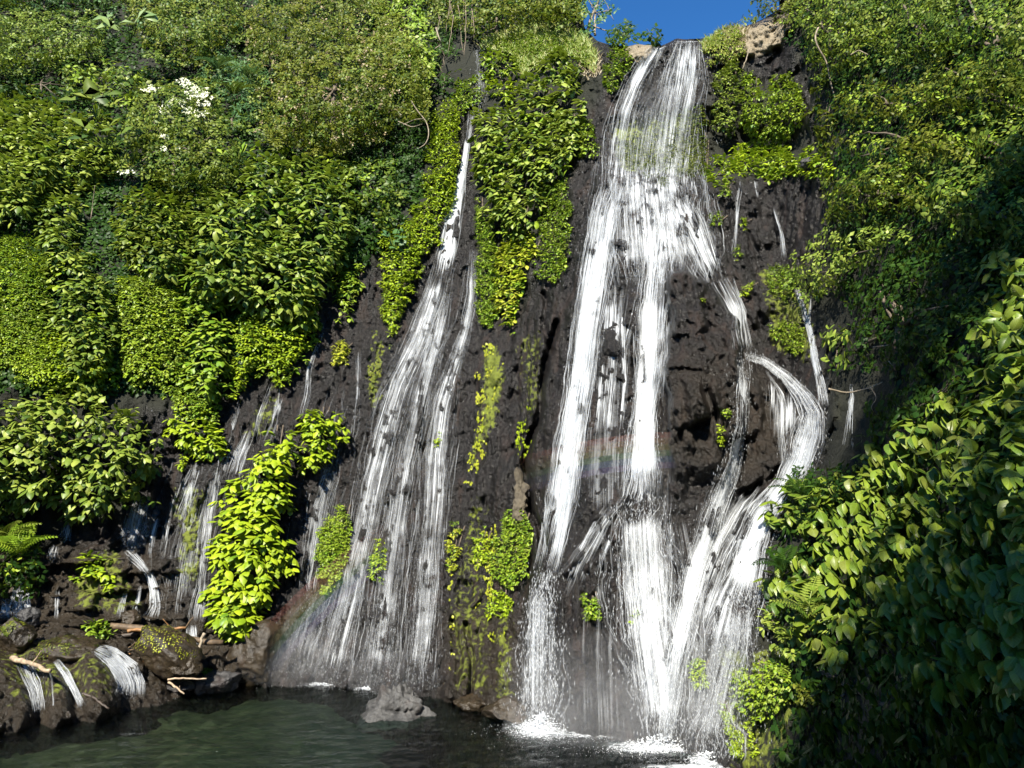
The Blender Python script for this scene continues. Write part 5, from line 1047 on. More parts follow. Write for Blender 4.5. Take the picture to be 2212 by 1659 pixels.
for i, (pl, ky, lb, lf, th) in enumerate([
  ([(1690, 55), (1722, 5), (1800, -60), (1905, -60), (1922, 90), (1862, 130), (1785, 172), (1745, 145), (1728, 85)], 'mid', 'dense green tree right of the tan outcrop', 10, 2.6),
  ([(1880, -60), (2065, -60), (2082, 90), (2005, 140), (1905, 132)], 'mid', 'tall tree at the top edge of the right bank', 11, 2.6),
  ([(2040, -60), (2270, -60), (2270, 200), (2125, 182), (2062, 112)], 'mid', 'tree in the upper right corner', 13, 2.2),
  ([(1795, 205), (1860, 178), (1960, 182), (2062, 158), (2055, 232), (1960, 255), (1850, 272), (1795, 262)], 'olive', 'pale-leaved bough above the upper dark hollow on the right bank', 12, 2.4),
  ([(1960, 108), (2200, 130), (2270, 190), (2270, 262), (2105, 245), (2005, 232)], 'olive', 'lighter bough below the upper right corner tree', 13, 2.2),
  ([(1788, 282), (1900, 280), (2000, 262), (2125, 252), (2105, 332), (1960, 342), (1820, 352)], 'olive', 'spreading pale-leaved bough level with the green shelf', 13, 2.2),
  ([(2082, 242), (2270, 225), (2270, 422), (2142, 402), (2082, 332)], 'mid', 'leafy tree at the right edge below the corner', 15, 1.8),
  ([(1778, 382), (1900, 342), (2002, 352), (2012, 432), (1902, 472), (1780, 482)], 'olive', 'sunlit shrub overhanging the dark dripping wall', 12, 2.4),
  ([(1990, 342), (2142, 382), (2270, 432), (2270, 522), (2105, 522), (1992, 462)], 'mid', 'green bush at the right edge in half shade', 16, 1.8),
  ([(1700, 575), (1725, 545), (1785, 492), (1902, 482), (1965, 522), (1885, 562), (1822, 602), (1765, 655), (1712, 622)], 'green', 'bright jutting bough reaching out over the side stream', 12, 2.4),
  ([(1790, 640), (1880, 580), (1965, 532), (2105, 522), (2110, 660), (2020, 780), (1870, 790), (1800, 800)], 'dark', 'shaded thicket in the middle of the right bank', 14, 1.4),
  ([(2070, 522), (2270, 520), (2270, 790), (2140, 760), (2080, 660)], 'big', 'big-leaved shrub at the right edge in deep shade', 28, 1.0),
  ([(1775, 715), (1850, 700), (1855, 790), (1790, 800), (1770, 770)], 'green', 'leafy sprig hanging beside the narrow side stream', 15, .9),
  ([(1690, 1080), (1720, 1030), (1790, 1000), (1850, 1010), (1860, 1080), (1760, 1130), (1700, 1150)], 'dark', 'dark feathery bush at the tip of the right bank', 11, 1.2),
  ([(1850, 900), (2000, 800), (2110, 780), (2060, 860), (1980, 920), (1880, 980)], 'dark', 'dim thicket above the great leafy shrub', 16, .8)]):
    K = 160 if lf >= 30 else (90 if lf >= 14 else 0)
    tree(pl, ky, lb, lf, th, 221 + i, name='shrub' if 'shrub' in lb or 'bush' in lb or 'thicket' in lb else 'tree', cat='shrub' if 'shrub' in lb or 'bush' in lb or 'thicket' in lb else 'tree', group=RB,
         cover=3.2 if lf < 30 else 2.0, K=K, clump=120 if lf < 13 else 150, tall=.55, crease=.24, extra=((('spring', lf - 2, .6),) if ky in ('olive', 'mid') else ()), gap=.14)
creeper([(1690, 1095), (1800, 1005), (1900, 960), (2000, 900), (2080, 835), (2260, 765), (2260, 1470), (2100, 1475), (1960, 1440), (1835, 1425), (1740, 1405), (1682, 1330), (1648, 1270), (1690, 1180)], 'big', 'great shrub with broad drooping leaves covering the lower right bank', 33, 1.35, K=300, seed=250, name='shrub', cat='shrub', cover=4.4, clump=150, tall=.75, flat=.1, sub=.5, crease=.12, whorl=5, wr=.78, face=.35, extra=(('green', 22, .5), ('dark', 26, .8)))
creeper([(1650, 1300), (1700, 1340), (1730, 1400), (1720, 1450), (1670, 1410), (1645, 1350)], 'green', 'small-leaved fringe at the left tip of the great shrub', 17, .8, K=60, seed=251, name='shrub', cat='shrub')
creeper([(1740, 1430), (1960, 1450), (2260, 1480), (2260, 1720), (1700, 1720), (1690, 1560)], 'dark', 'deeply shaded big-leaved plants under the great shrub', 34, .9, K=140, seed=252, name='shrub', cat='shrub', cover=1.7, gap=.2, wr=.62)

# grass on the central ridge
def grass(poly, mat, label, n, h=.7, seed=1, thick=.5):
    rng = np.random.default_rng(seed); p = np.array(poly, float); lo, hi = p.min(0), p.max(0)
    u = rng.uniform(lo[0], hi[0], n * 2); v = rng.uniform(lo[1], hi[1], n * 2); ok = in_poly(u, v, poly); u, v = u[ok][:n], v[ok][:n]; M = len(u)
    P = unproj(u, v, samp(DS, u, v) - rng.uniform(0, thick, M)); hh = h * rng.uniform(.5, 1.3, M)
    lean = np.stack([rng.normal(0, .45, M), rng.normal(-.05, .22, M), np.ones(M)], -1); lean = norm(lean)
    s = norm(np.cross(lean, np.array([.2, 1, 0]))) * .012
    tip = P + lean * hh[:, None] + np.stack([rng.normal(0, .12, M), -rng.uniform(0, .12, M), -.1 * hh], -1); mid = P + lean * (hh * .6)[:, None]
    V = np.stack([P - s, P + s, mid - s, mid + s, tip], 1).reshape(-1, 3)
    Ft = np.array([(0, 1, 3), (0, 3, 2), (2, 3, 4)])
    o = mesh_np('grass', V, (Ft[None] + (np.arange(M) * 5)[:, None, None]).reshape(-1, 3), MATS[mat], None, tint=np.repeat(rng.uniform(0, 1, M), 5), kind='stuff')
    tag(o, label, 'grass'); return o
creeper([(1035, 104), (1070, 76), (1130, 56), (1200, 56), (1265, 78), (1288, 125), (1280, 150), (1240, 125), (1190, 112), (1130, 160), (1100, 120)], 'spring', 'low bright green leaves under the grass on the ridge top', 9, .6, seed=265, cover=3.0, K=0, name='ground_creeper')
grass([(1035, 100), (1070, 76), (1130, 56), (1200, 56), (1265, 78), (1290, 125), (1285, 160), (1240, 125), (1190, 112), (1130, 170), (1110, 120)], 'straw', 'long yellow-green grass capping the ridge between the falls', 5200, .32, 260, .5)
grass([(1255, 90), (1292, 120), (1300, 160), (1270, 175), (1250, 150)], 'dry', 'dry grass hanging off the right end of the ridge cap', 260, .35, 261, .3)
grass([(1560, 70), (1610, 62), (1630, 75), (1600, 120), (1570, 130)], 'dry', 'dry straw draped left of the tan outcrop', 420, .38, 262, .3)
grass([(1515, 95), (1560, 65), (1600, 60), (1600, 80), (1520, 115)], 'straw', 'tufts of grass beside the lip of the great fall', 700, .3, 263, .3)

# ------------------------------------------------------------------ loose rocks
import bmesh
def boulder(u, vb, wpx, hpx, mat, label, seed=1, taper=0.0, Y=None, deep=1.0, cuts=9, rough=.06, name='boulder', cat='rock', roll=0.0, group=None, sink=.25, moss=None):
    Y = float(samp(DS, u, vb) - .2) if Y is None else Y
    rng = np.random.default_rng(seed); bm = bmesh.new(); bmesh.ops.create_icosphere(bm, subdivisions=5, radius=1)
    P = np.array([v.co[:] for v in bm.verts]); Fc = np.array([[v.index for v in f.verts] for f in bm.faces]); bm.free()
    for i in range(cuts):
        n = norm(rng.normal(0, 1, 3)); d = rng.uniform(.55, .85); k = P @ n; P = P - np.clip(k - d, 0, None)[:, None] * n[None] * .92
    lo, hi = P.min(0), P.max(0); P = (P - (lo + hi) / 2) / (hi - lo) * 2
    tz = 1 - taper * (P[:, 2] + 1) / 2; P[:, 0] = P[:, 0] * tz + taper * .25 * (P[:, 2] + 1) / 2; P[:, 1] *= tz
    c, s_ = math.cos(roll), math.sin(roll); x, z = P[:, 0].copy(), P[:, 2].copy(); 
    sx, sz = wpx / 2 * Y / F, hpx / 2 * Y / F * (1 + sink)
    P = P * np.array([sx, sx * .8 * deep, sz]); x, z = P[:, 0].copy(), P[:, 2].copy(); P[:, 0] = c * x - s_ * z; P[:, 2] = s_ * x + c * z
    n = norm(P / np.array([sx, sx * .8, sz]) ** 1)
    sc_ = max(sx, sz)
    P = P + n * (sc_ * (rough * 1.6 * fbm(P[:, 0] / sc_ * 2.2 + seed, P[:, 1] / sc_ * 2.2, P[:, 2] / sc_ * 2.2, 4, seed) + rough * .5 * (1 - 2 * np.abs(fbm(P[:, 0] / sc_ * 5, P[:, 1] / sc_ * 5 + seed, P[:, 2] / sc_ * 5, 3, seed + 1)))))[:, None]
    base = unproj(u, vb, Y); cen = base + np.array([0, 0, sz * (1 - sink)])
    r = empty(name, base, label, cat, group)
    mesh_np('stone', P + cen, Fc, MATS[mat], r, smooth=True)
    if moss:
        pass
        # moss sits on the upper side of the stone
        rng2 = np.random.default_rng(seed + 5); W_ = P + cen; nn = norm(P / np.array([sx, sx * .8, sz]))
        score = nn[:, 2] * .8 - nn[:, 1] * .5 + .6 * vnoise(W_[:, 0] * 3, W_[:, 1] * 3, W_[:, 2] * 3, seed + 8)
        ids = np.nonzero(score > .55)[0]; ids = rng2.choice(ids, min(len(ids), 700), replace=False)
        dd = norm(np.cross(nn[ids], rng2.normal(0, 1, (len(ids), 3)))); Lm = rng2.uniform(.03, .08, len(ids))
        V, Fq, kk = build_leaves(W_[ids] + nn[ids] * .012, dd, nn[ids] + .3 * dd, Lm, Lm * .8, False)
        mesh_np('moss', V, Fq, MATS['olive' if moss is True else moss[4]], r, tint=np.repeat(rng2.uniform(0, 1, len(ids)), kk), kind='stuff')
    return r
g = ground_Y
boulder(852, 1558, 168, 54, 'grey_rock', 'pale grey jagged rock standing alone in the pool', 3, Y=float(g(1545)), cuts=30, rough=.13, deep=1.1, roll=-.05, taper=.66, sink=.35)
boulder(362, 1448, 134, 70, 'brown_rock', 'large slanting boulder with yellow moss on top among the driftwood', 5, Y=27.6, cuts=12, roll=-.42, moss=(0, 0, 0, 0, 'gold'))
boulder(466, 1498, 96, 42, 'slate_rock', 'flat grey slate rock at the edge of the pool', 6, Y=float(g(1494)), cuts=14)
boulder(322, 1503, 50, 40, 'red_rock', 'small reddish-brown rock at the foot of the broad cascade', 7, Y=float(g(1503)) , cuts=12)
boulder(378, 1499, 82, 30, 'slate_rock', 'low dark rock under the white sticks', 8, Y=float(g(1500)), cuts=10)
boulder(395, 1462, 66, 34, 'brown_rock', 'brown block wedged under the slanting boulder', 9, Y=27.2, cuts=12)
boulder(274, 1364, 60, 40, 'brown_rock', 'angular block at the left end of the long log', 10, Y=28.9, cuts=14)
boulder(268, 1480, 30, 26, 'slate_rock', 'dark wet stone in the broad cascade', 11, Y=25.6) if False else None
boulder(62, 1352, 46, 34, 'slate_rock', 'round dark stone below the shaded bluish cascade', 12, Y=27.6)
boulder(34, 1402, 76, 60, 'brown_rock', 'mossy block at the left edge above the wet brown rock', 13, Y=26.2, moss=(0, 0, 0, 0, 'olive'))
boulder(140, 1428, 130, 46, 'brown_rock', 'low layered rock between the two lower cascades', 14, Y=26.4, cuts=12, moss=(0, 0, 0, 0, 'olive'))
boulder(1124, 1112, 36, 88, 'tan_rock', 'beige stone wedged in the crevice between the falls', 18, cuts=8, rough=.09)
boulder(1750, 362, 44, 26, 'slate_rock', 'dark rock lying on the green shelf', 22, cuts=9)
boulder(1090, 1562, 90, 42, 'brown_rock', 'low brown rock at the waterline of the pillar', 23, Y=float(g(1556)), cuts=8)
boulder(1030, 1535, 90, 28, 'brown_rock', 'flat brown rock lapped by the pool left of the pillar foot', 24, Y=float(g(1532)), cuts=8)
boulder(980, 1508, 44, 46, 'brown_rock', 'small upright rock with yellow moss at the pool edge', 25, Y=float(g(1506)), moss=(0, 0, 0, 0, 'gold'))
boulder(545, 1470, 110, 110, 'brown_rock', 'large rounded brown rock under the tip of the tall lime creeper', 26, Y=29.6, cuts=7, rough=.05)
boulder(1300, 470, 1, 1, 'slate_rock', '', 1) if False else None

# ------------------------------------------------------------------ driftwood
def log(a, b, r, mat, label, Ya=None, Yb=None, seed=1, name='log', cat='log', group=None, lift=.35, amp=.22):
    Pa = unproj(*a, float(samp(DS, *a)) - lift if Ya is None else Ya); Pb = unproj(*b, float(samp(DS, *b)) - lift if Yb is None else Yb)
    root = empty(name, Pa, label, cat, group); pts = wander(Pa, Pb, 12, amp, seed)
    rr_ = r * (1 + .22 * vnoise(np.arange(12) * .9, seed * 1.3, 0, seed)) * np.linspace(1, .65, 12); tube('wood', pts, list(rr_), MATS[mat], root, 9)
    if r > .05 or seed % 3 == 0:
        k_ = 6 + seed % 4; tube('snag', wander(pts[k_], pts[k_] + np.array([.25 * math.sin(seed * 2.1), -.10, .28]) * (r / .06), 5, .15, seed + 3), [r * .4, r * .15], MATS[mat], root, 5)
    return root, pts
log((238, 1352), (482, 1388), .13, 'log_wood', 'long brown log lying across the rocks behind the slanting boulder', 28.0, 28.2, 1)
log((275, 1364), (402, 1356), .06, 'orange_wood', 'orange split branch resting on the long log', 27.9, 28.1, 2, name='branch', cat='branch')
log((442, 1368), (420, 1424), .06, 'pale_bark', 'short leaning stick beside the little cascade', 27.9, 27.6, 3, name='stick', cat='stick')
lg, lp = log((26, 1421), (108, 1449), .085, 'pale_wood', 'pale broken log poking out over the wet brown rock', 25.3, 23.9, 4, amp=.12)
log((362, 1468), (446, 1466), .035, 'pale_wood', 'white stick lying flat on the low dark rock', 26.7, 26.9, 5, name='stick', cat='stick', amp=.18)
log((364, 1474), (398, 1499), .035, 'pale_wood', 'white stick slanting down to the pool', 26.7, 26.2, 6, name='stick', cat='stick', amp=.14)
log((180, 1497), (236, 1531), .045, 'dark_wood', 'dark branch dipping into the pool beside the narrow cascade', 24.2, 24.0, 7, name='branch', cat='branch')
log((232, 1380), (300, 1366), .09, 'dark_wood', 'dark log stub under the angular block', 28.0, 28.2, 8)
for i in range(16):
    a = (RNG.uniform(258, 320), RNG.uniform(1392, 1432)); an = RNG.uniform(-.9, .9); ln = RNG.uniform(16, 40)
    log(a, (a[0] + ln * math.cos(an), a[1] + ln * .7 * math.sin(an)), RNG.uniform(.02, .045), ('dark_wood', 'log_wood', 'orange_wood', 'dark_wood')[i % 4], 'driftwood stick in the heap left of the slanting boulder', 27.9 - .3 * RNG.uniform(), 27.8 - .4 * RNG.uniform(), 20 + i, name='stick', cat='stick', group='sticks in the driftwood heap', amp=.2)
sp = fall('trickle', 115, 1555, 'thin jet of water spilling from the tip of the pale broken log', 'trickle')
stream(sp, [(106, 1450, 1.5), (112, 1470, 2), (115, 1510, 2.5), (115, 1556, 3)], 12, 'thread', (60, 110), (.012, .03), (.0, .03), 130, free=([0, 110], [23.85, 23.8]))
foam(sp, 118, 1560, 22, 4, 160, 24, up=.06)
log((1620, 105), (1604, 150), .03, 'pale_bark', 'dead pale stalk hanging left of the tan outcrop', None, None, 60, name='branch', cat='branch', lift=.6)

# ------------------------------------------------------------------ ferns and big-leaved plants
def frond_mesh(mat, seed):
    n = 15; V = []; Fq = []
    for i in range(n):
        t = (i + 1) / (n + .5); y = t; z = .22 * math.sin(t * 2.2) - .38 * t * t; l = .30 * math.sin(math.pi * min(1, t * .86 + .14)) ** .8
        for s_ in (-1, 1):
            b = len(V); V += [(0, y, z), (s_ * l * .5, y + .055, z - .01), (s_ * l, y + .05, z - .07), (s_ * l * .5, y - .008, z - .015)]; Fq.append((b, b + 1, b + 2, b + 3))
        if i: b = len(V); t0 = i / (n + .5); z0 = .22 * math.sin(t0 * 2.2) - .38 * t0 * t0; V += [(-.008, t0, z0), (.008, t0, z0), (.008, t, z), (-.008, t, z)]; Fq.append((b, b + 1, b + 2, b + 3))
    me = bpy.data.meshes.new('frond'); me.from_pydata(V, [], Fq); me.materials.append(MATS[mat]); me.update(); return me
def place(me, name, root, P, d, n, sx, sy):
    s_ = norm(np.cross(d, n)); n = norm(np.cross(s_, d)); t = P - np.array(root.location)
    o = bpy.data.objects.new(name, me); COL.objects.link(o); o.parent = root
    c0, c1, c2 = s_ * sx, d * sy, n * sy
    o.matrix_basis = Matrix(((c0[0], c1[0], c2[0], t[0]), (c0[1], c1[1], c2[1], t[1]), (c0[2], c1[2], c2[2], t[2]), (0, 0, 0, 1))); return o
FM = {}
def fern(u, v, px, n, mat, label, seed=1, lift=.5, group=None):
    rng = np.random.default_rng(seed); Y = float(samp(DS, u, v)) - lift; P = unproj(u, v, Y); root = empty('fern', P, label, 'fern', group)
    if mat not in FM: FM[mat] = frond_mesh(mat, 1)
    L_ = px * Y / F
    for i in range(n):
        a = 2 * math.pi * i / n + rng.uniform(-.3, .3); d = norm(np.array([math.cos(a), -.35 + .6 * math.sin(a), rng.uniform(.25, .9)]))
        place(FM[mat], 'frond', root, P, d, norm(np.array([-.2 * math.cos(a), -.4, 1.0])), L_ * .95, L_ * rng.uniform(.75, 1.15))
    return root
fern(42, 1195, 80, 9, 'spring', 'fern with long arching fronds at the left edge above the bluish cascade', 1, 1.0)
fern(15, 1165, 70, 8, 'mid', 'shaded fern tucked behind the arching one', 2, .9)
fern(470, 150, 55, 9, 'blue', 'tree fern left of the olive tree', 3, 2.2)
fern(505, 205, 50, 9, 'mid', 'lower tree fern beside the bluish ferny shrub', 4, 2.0)
fern(540, 170, 46, 8, 'blue', 'small tree fern at the edge of the olive tree', 5, 2.4)
fern(1730, 1070, 60, 8, 'dark', 'dark fern at the tip of the right bank', 6, 1.0)
fern(1745, 1330, 90, 8, 'green', 'fern peeking out of the great shrub', 7, 1.2)
fern(1690, 1230, 70, 7, 'dark', 'shaded fern at the left edge of the great shrub', 8, .8)
tree([(-60, 1120), (30, 1125), (85, 1150), (90, 1220), (70, 1290), (20, 1290), (-60, 1290)], 'dark', 'dark leafy shrub around the ferns at the left edge', 15, 1.0, 290, name='shrub', cat='shrub', cover=2.2, K=40, extra=(('spring', 14, .4),))
def heart_mesh(mat):
    out = [(0, .12), (-.22, -.12), (-.42, .02), (-.5, .25), (-.42, .55), (-.22, .82), (0, 1.0), (.22, .82), (.42, .55), (.5, .25), (.42, .02), (.22, -.12)]
    V = [(0, .2, .0), (0, .55, .02)] + [(x, y, -.16 * abs(x) - .18 * max(0, y) ** 2) for x, y in out]; Fq = []
    n = len(out)
    for i in range(n):
        c = 1 if 3 <= i <= 8 else 0; Fq.append((c, 2 + i, 2 + (i + 1) % n))
    Fq += [(0, 1, 2 + 3), (1, 0, 2 + 9)]
    me = bpy.data.meshes.new('leaf'); me.from_pydata(V, [], Fq); me.polygons.foreach_set('use_smooth', [True] * len(Fq)); me.materials.append(MATS[mat]); me.update(); return me
HM = {}
def big_leaf_plant(u, v, px, n, mat, label, seed=1, lift=1.8, group=None):
    rng = np.random.default_rng(seed); Y = float(samp(DS, u, v)) - lift; P = unproj(u, v, Y); root = empty('elephant_ear_plant', P, label, 'plant', group)
    if mat not in HM: HM[mat] = heart_mesh(mat)
    L_ = px * Y / F
    for i in range(n):
        a = 2 * math.pi * (i + rng.uniform(0, .5)) / n; h = rng.uniform(.5, 1.5) * L_; e = P + np.array([math.cos(a) * L_ * .9, -.5 * L_, h])
        lf = place(HM[mat], 'leaf', root, e, norm(np.array([math.cos(a) * .7, -.3, rng.uniform(-.7, .5)])), norm(np.array([.2 * math.cos(a), -.8, .7])), L_ * .8, L_ * rng.uniform(.8, 1.15))
        tube('stalk', wander(P, e, 6, .08, seed + i), [.03, .015], MATS['mid'], root, 5)
    return root
leaf_mat('pale_big', [(.10, .17, .05), (.20, .26, .12), (.16, .22, .06)], rough=.35)
big_leaf_plant(280, 92, 46, 7, 'pale_big', 'plant with huge pale ribbed leaves high on the upper left slope', 1, 4.2)
big_leaf_plant(212, 262, 44, 7, 'mid', 'plant with huge deep-green leaves beside the rounded leaf mound', 2, 3.2)
big_leaf_plant(228, 322, 42, 5, 'mid', 'lower plant with huge deep-green leaves on the edge of the rounded mound', 3, 2.8)
big_leaf_plant(512, 355, 26, 3, 'spring', 'small big-leaved plant at the top of the great bulging mound', 4, 2.0)
big_leaf_plant(852, 535, 18, 5, 'blue', 'little big-leaved plant on the lime strip', 5, 1.0)

# ------------------------------------------------------------------ rim trees, roots, twigs
tr = tree([(1238, -60), (1338, -60), (1332, 20), (1300, 40), (1285, 66), (1262, 80), (1246, 40)], 'blue', 'slender pale-barked tree with thin foliage against the blue sky', 9, 1.2, 291, cover=2.4, gap=.35, pale=True, clump=40, sub=0)
for i, (a, b, r) in enumerate([((1258, 92), (1290, 10), .10), ((1290, 10), (1312, -50), .06), ((1272, 52), (1315, 68), .035), ((1284, 28), (1322, 22), .03), ((1278, 40), (1255, -10), .04), ((1300, -10), (1326, 44), .02)]):
    tube('branch', wander(unproj(*a, 35.5), unproj(*b, 35.5), 8, .08, i), [r, r * .6], MATS['pale_bark'], tr, 6)
tree([(1312, 62), (1345, 46), (1372, 60), (1378, 92), (1340, 100), (1312, 92)], 'dark', 'dark little bush on the rim above the small tan rock', 11, .8, 292, name='bush', cat='bush', cover=4.0, wr=.7, sub=0, crease=0, clump=24)
tree([(1376, 75), (1392, 54), (1420, 50), (1436, 64), (1428, 98), (1388, 102)], 'dark', 'dark round-leaved bush on the rim just left of the lip', 13, .8, 293, name='bush', cat='bush', cover=4.0, wr=.75, sub=0, crease=0, clump=26)
for i in range(15):
    u0 = RNG.uniform(935, 1040); v0 = RNG.uniform(-20, 40); ln = RNG.uniform(50, 130); Y = float(samp(DS, u0, v0)) - RNG.uniform(1.2, 3.0)
    P = unproj(u0, v0, Y); r = empty('hanging_root', P, 'thin root dangling in the dark hollow above the slender waterfall', 'root', 'roots dangling from the dim tree')
    tube('strand', wander(P, unproj(u0 + RNG.normal(0, 10), v0 + ln, Y), 12, .10, 40 + i), [.022, .012], MATS['root'], r, 5)
for i, (pts, r, mt, lb, Y) in enumerate([
  ([(888, 218), (905, 245), (922, 262), (928, 290), (920, 312), (905, 320)], .03, 'pale_bark', 'bleached bent twig at the edge of the olive tree', 34.2),
  ([(870, 270), (895, 258), (918, 256)], .02, 'pale_bark', 'short bleached twig beside the bent one', 34.2),
  ([(860, 262), (890, 275), (912, 268)], .02, 'pale_bark', 'thin grey twig below the short bleached one', 34.2),
  ([(942, 60), (948, 82), (955, 95), (940, 105)], .04, 'pale_bark', 'pale crooked root in the hollow by the vine-draped tree', 36.0),
  ([(1768, 60), (1758, 80), (1770, 110), (1786, 130), (1792, 170), (1806, 220)], .035, 'pale_bark', 'pale crooked liana on the dense green tree', 25.0),
  ([(1838, 118), (1855, 108), (1875, 118)], .02, 'pale_bark', 'bare grey twig sticking out of the dense green tree', 23.0),
  ([(1790, 840), (1830, 850), (1880, 838), (1930, 815)], .022, 'pale_bark', 'long bare twig arching out from the shaded thicket', 17.8),
  ([(1886, 750), (1920, 746), (1960, 735), (1985, 720)], .016, 'pale_bark', 'straight bare twig above the arching one', 16.8),
  ([(1880, 835), (1895, 860), (1880, 880), (1895, 900)], .012, 'pale_bark', 'crooked twig hanging from the arching one', 17.0),
  ([(1920, 780), (1935, 800), (1945, 830)], .012, 'pale_bark', 'small twig between the two longer bare ones', 16.8),
  ([(200, 450), (195, 480), (205, 400)], .012, 'root', 'dead stem hanging among the left leaf columns', 30.0),
  ([(1570, 60), (1600, 45), (1606, 30)], .012, 'dark_wood', 'bare twig standing up beside the tan outcrop', 30.5)]):
    p = np.array(pts, float); t = np.linspace(0, 1, 14); q = np.stack([np.interp(t, np.linspace(0, 1, len(p)), p[:, k]) for k in (0, 1)], -1)
    q = np.concatenate([q[:1], (q[:-2] + q[1:-1] + q[2:]) / 3, q[-1:]])
    P = unproj(q[:, 0], q[:, 1], Y + .15 * np.sin(np.linspace(0, 5, len(q)) + i)); rt = empty('twig', P[0], lb, 'twig'); tube('wood', P, [r, r * .6], MATS[mt], rt, 5)

# ------------------------------------------------------------------ trees out of view whose shade falls into the picture
def shade_tree(base, top, blobs, label, seed):
    rng = np.random.default_rng(seed); root = empty('tree', base, label, 'tree'); tk = tube('trunk', wander(base, top, 12, .05, seed), [.35, .15], MATS['bark'], root, 9)
    Vs = []; Fs = []; Ts = []; b0 = 0
    for (c, rad, n) in blobs:
        c = np.array(c, float); rad = np.array(rad, float)
        tube('limb', wander(top, c, 6, .08, int(rng.integers(999))), [.12, .04], MATS['bark'], tk, 6)
        P = norm(rng.normal(0, 1, (n, 3))) * (rng.uniform(.2, 1, n) ** .4)[:, None]; cl = np.abs(vnoise(P[:, 0] * 2.2 + seed, P[:, 1] * 2.2, P[:, 2] * 2.2, seed)) ; P = P[cl > .08] ; P = c + P * rad; M = len(P)
        d = norm(rng.normal(0, 1, (M, 3)) - .4 * UP); nn = norm(rng.normal(0, .6, (M, 3)) + UP); Lm = rng.uniform(.22, .42, M)
        V, Fc, kk = build_leaves(P, d, nn, Lm, Lm * .55, False); Vs.append(V); Fs.append(Fc + b0); Ts.append(np.repeat(rng.uniform(0, 1, M), kk)); b0 += len(V)
    mesh_np('crown', np.concatenate(Vs), np.concatenate(Fs), MATS['mid'], root, tint=np.concatenate(Ts), kind='stuff')
shade_tree((3, -9, 4.5), (2.5, -8, 14), [((-.9, -7, 20.2), (1.25, 1.8, 2.3), 2200), ((-1.2, -7, 16), (2.6, 2.6, 2.6), 4200), ((2.2, -7, 16.4), (2.8, 2.8, 2.8), 5200), ((4.8, -7.5, 15.5), (2.6, 2.6, 2.8), 3600), ((1, -7, 13), (3.4, 3, 2.6), 4500), ((4, -8, 12), (3, 3, 2.6), 3600)], 'broad tree behind the viewer that shades the foot of the right bank', 500)
shade_tree((0, -12, 5), (1.5, -9, 19), [((-.5, -7.5, 22.2), (1.6, 1.5, 1.6), 330), ((1.5, -7.5, 20.8), (1.8, 1.5, 1.8), 420), ((3.2, -7.5, 20.6), (1.8, 1.5, 2.0), 420), ((1.2, -7.5, 23.6), (2.2, 1.5, 1.4), 300), ((4.6, -7.5, 22), (2, 1.5, 1.8), 330)], 'thin-crowned tree behind the viewer that dapples the great shrub', 503)
shade_tree((6, -10, 5), (3.5, -8, 26), [((1.6, -7, 28.8), (1.9, 2, 1.3), 1800), ((3.8, -7, 29.3), (1.8, 2, 1.3), 1800)], 'tall tree behind the viewer that shades the middle of the right bank', 501)
shade_tree((-24, 21, 3), (-23, 21.5, 12), [((-22.5, 22, 14), (2.4, 2.4, 2.6), 2600), ((-24, 23, 10.5), (2.6, 2.4, 2.4), 2400), ((-20.8, 20.5, 8.5), (2.0, 2.0, 2.0), 1500)], 'tree beyond the left edge that shades the ledges', 502)

# ------------------------------------------------------------------ drifting spray
def mist_mat(name, col, dens):
    m, nt, out = mat_new(name); v = nt.nodes.new('ShaderNodeVolumePrincipled')
    v.inputs['Color'].default_value = (*col, 1); v.inputs['Density'].default_value = dens; v.inputs['Anisotropy'].default_value = 0.0
    nt.links.new(v.outputs[0], out.inputs['Volume']); MATS[name] = m; return m
mist_mat('mist', (.95, .97, 1.0), .018)
def mist(u, v, Y, rx, ry, rz, label, seed=1, mat='mist'):
    bm = bmesh.new(); bmesh.ops.create_icosphere(bm, subdivisions=3, radius=1); P = np.array([q.co[:] for q in bm.verts]); Fc = np.array([[q.index for q in f.verts] for f in bm.faces]); bm.free()
    P = P * (1 + .22 * vnoise(P[:, 0] * 1.6, P[:, 1] * 1.6, P[:, 2] * 1.6 + seed, seed))[:, None] * np.array([rx, ry, rz]); c = unproj(u, v, Y)
    W_ = P + c; W_[:, 2] = np.maximum(W_[:, 2], .05)
    o = mesh_np('mist', W_, Fc, MATS[mat], None, smooth=True, kind='stuff'); tag(o, label, 'mist')
mist_mat('mist_dense', (.95, .97, 1.0), .035)
mist(1310, 1560, 22.0, 1.9, .9, 1.1, 'low spray between the two strands of the great fall', 7, 'mist_dense'); mist(1450, 1570, 21.0, 1.8, 1.0, 1.4, 'low spray where the great fall meets the pool', 8, 'mist_dense'); mist(1560, 1500, 20.0, 1.3, .9, 1.8, 'spray drifting onto the sunlit bush beside the great fall', 9, 'mist_dense'); mist(1175, 1560, 22.6, 1.1, .8, .9, 'low spray at the splash of the left strand', 10, 'mist_dense'); mist(640, 1450, 29.6, 1.8, .8, 1.0, 'spray at the left end of the slender waterfall foot', 11, 'mist_dense'); mist(860, 1470, 28.3, 1.8, .8, .9, 'spray at the right end of the slender waterfall foot', 12, 'mist_dense')
mist(1400, 1530, 21.4, 3.4, 1.0, 2.0, 'thin spray drifting round the foot of the great fall', 1, 'mist_dense')
mist(1180, 1500, 22.6, 1.3, .8, 1.8, 'thin spray round the left strand of the great fall', 2)
mist(720, 1440, 29.4, 3.6, .9, 1.3, 'thin spray along the foot of the slender waterfall', 3, 'mist_dense')
mist(1390, 1060, 23.3, 1.6, .6, 1.2, 'puff of spray where the middle strand strikes the rock', 4)
mist(1420, 300, 29.6, 1.9, .7, 2.4, 'spray hanging in the upper drop of the great fall', 5)

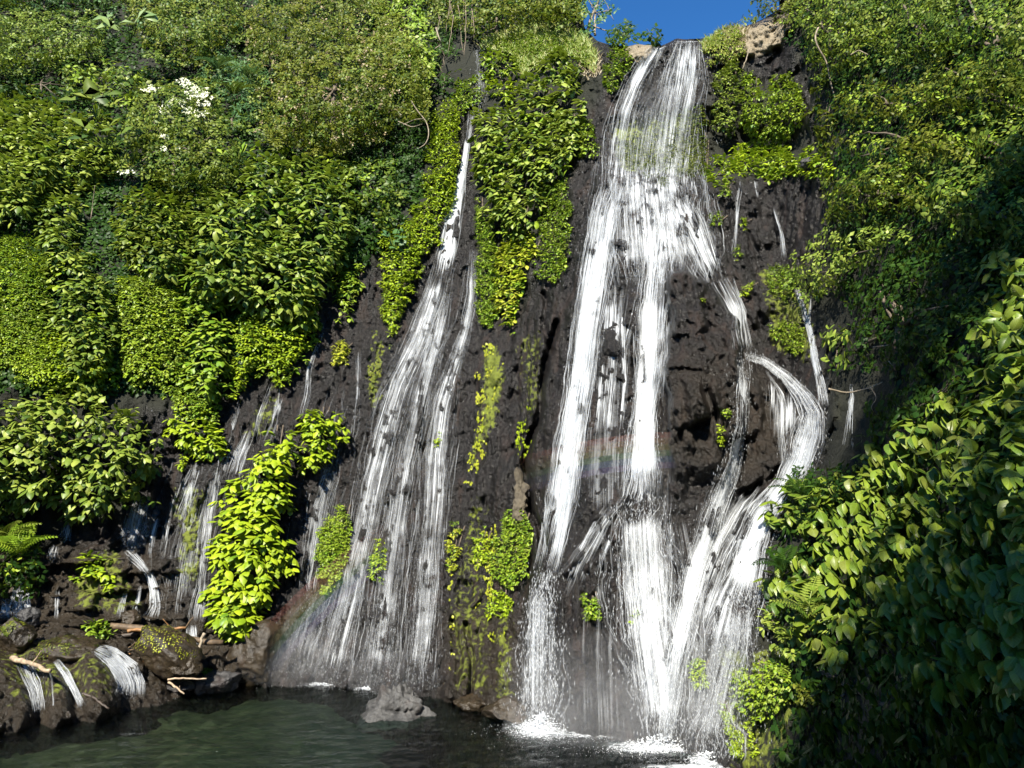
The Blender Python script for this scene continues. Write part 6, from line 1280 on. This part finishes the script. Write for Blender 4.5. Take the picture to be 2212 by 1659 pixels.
# ------------------------------------------------------------------ rainbow painted as bands of tinted volume in the spray
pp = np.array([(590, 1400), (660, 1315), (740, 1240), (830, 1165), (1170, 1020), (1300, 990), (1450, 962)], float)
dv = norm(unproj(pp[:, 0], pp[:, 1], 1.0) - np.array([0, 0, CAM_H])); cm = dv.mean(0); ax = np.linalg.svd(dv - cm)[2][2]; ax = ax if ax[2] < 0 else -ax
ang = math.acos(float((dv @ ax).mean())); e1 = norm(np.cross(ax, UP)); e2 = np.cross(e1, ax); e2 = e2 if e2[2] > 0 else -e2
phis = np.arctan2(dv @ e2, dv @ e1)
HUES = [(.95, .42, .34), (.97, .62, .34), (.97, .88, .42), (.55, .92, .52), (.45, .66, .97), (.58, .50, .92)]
rb = empty('rainbow', unproj(760, 1220, 29), 'faint rainbow painted in tinted bands, arcing through the spray across both falls', 'rainbow')
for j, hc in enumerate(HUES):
    mr, nt, out = mat_new('rainbow_tint_%d' % j); vs_ = nt.nodes.new('ShaderNodeVolumeScatter'); vs_.inputs['Color'].default_value = (*hc, 1); vs_.inputs['Density'].default_value = .06
    nt.links.new(vs_.outputs[0], out.inputs['Volume']); MATS['rainbow_tint_%d' % j] = mr
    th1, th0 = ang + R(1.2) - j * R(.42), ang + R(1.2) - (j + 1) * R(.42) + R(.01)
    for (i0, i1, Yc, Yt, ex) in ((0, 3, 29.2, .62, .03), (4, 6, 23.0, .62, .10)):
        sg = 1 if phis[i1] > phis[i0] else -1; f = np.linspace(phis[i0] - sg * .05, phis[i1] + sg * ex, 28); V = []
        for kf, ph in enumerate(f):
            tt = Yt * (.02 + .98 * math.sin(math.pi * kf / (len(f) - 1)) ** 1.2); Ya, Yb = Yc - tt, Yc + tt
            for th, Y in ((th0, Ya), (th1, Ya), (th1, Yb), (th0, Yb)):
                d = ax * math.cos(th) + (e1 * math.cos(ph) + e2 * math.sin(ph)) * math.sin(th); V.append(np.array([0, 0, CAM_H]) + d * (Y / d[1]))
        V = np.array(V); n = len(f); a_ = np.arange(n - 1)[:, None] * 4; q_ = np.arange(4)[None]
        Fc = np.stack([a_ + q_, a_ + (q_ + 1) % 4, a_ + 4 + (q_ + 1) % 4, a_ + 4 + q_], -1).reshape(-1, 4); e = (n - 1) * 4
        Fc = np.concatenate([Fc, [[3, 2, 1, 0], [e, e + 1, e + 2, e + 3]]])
        o = mesh_np('colour_band', V, Fc, MATS['rainbow_tint_%d' % j], rb)
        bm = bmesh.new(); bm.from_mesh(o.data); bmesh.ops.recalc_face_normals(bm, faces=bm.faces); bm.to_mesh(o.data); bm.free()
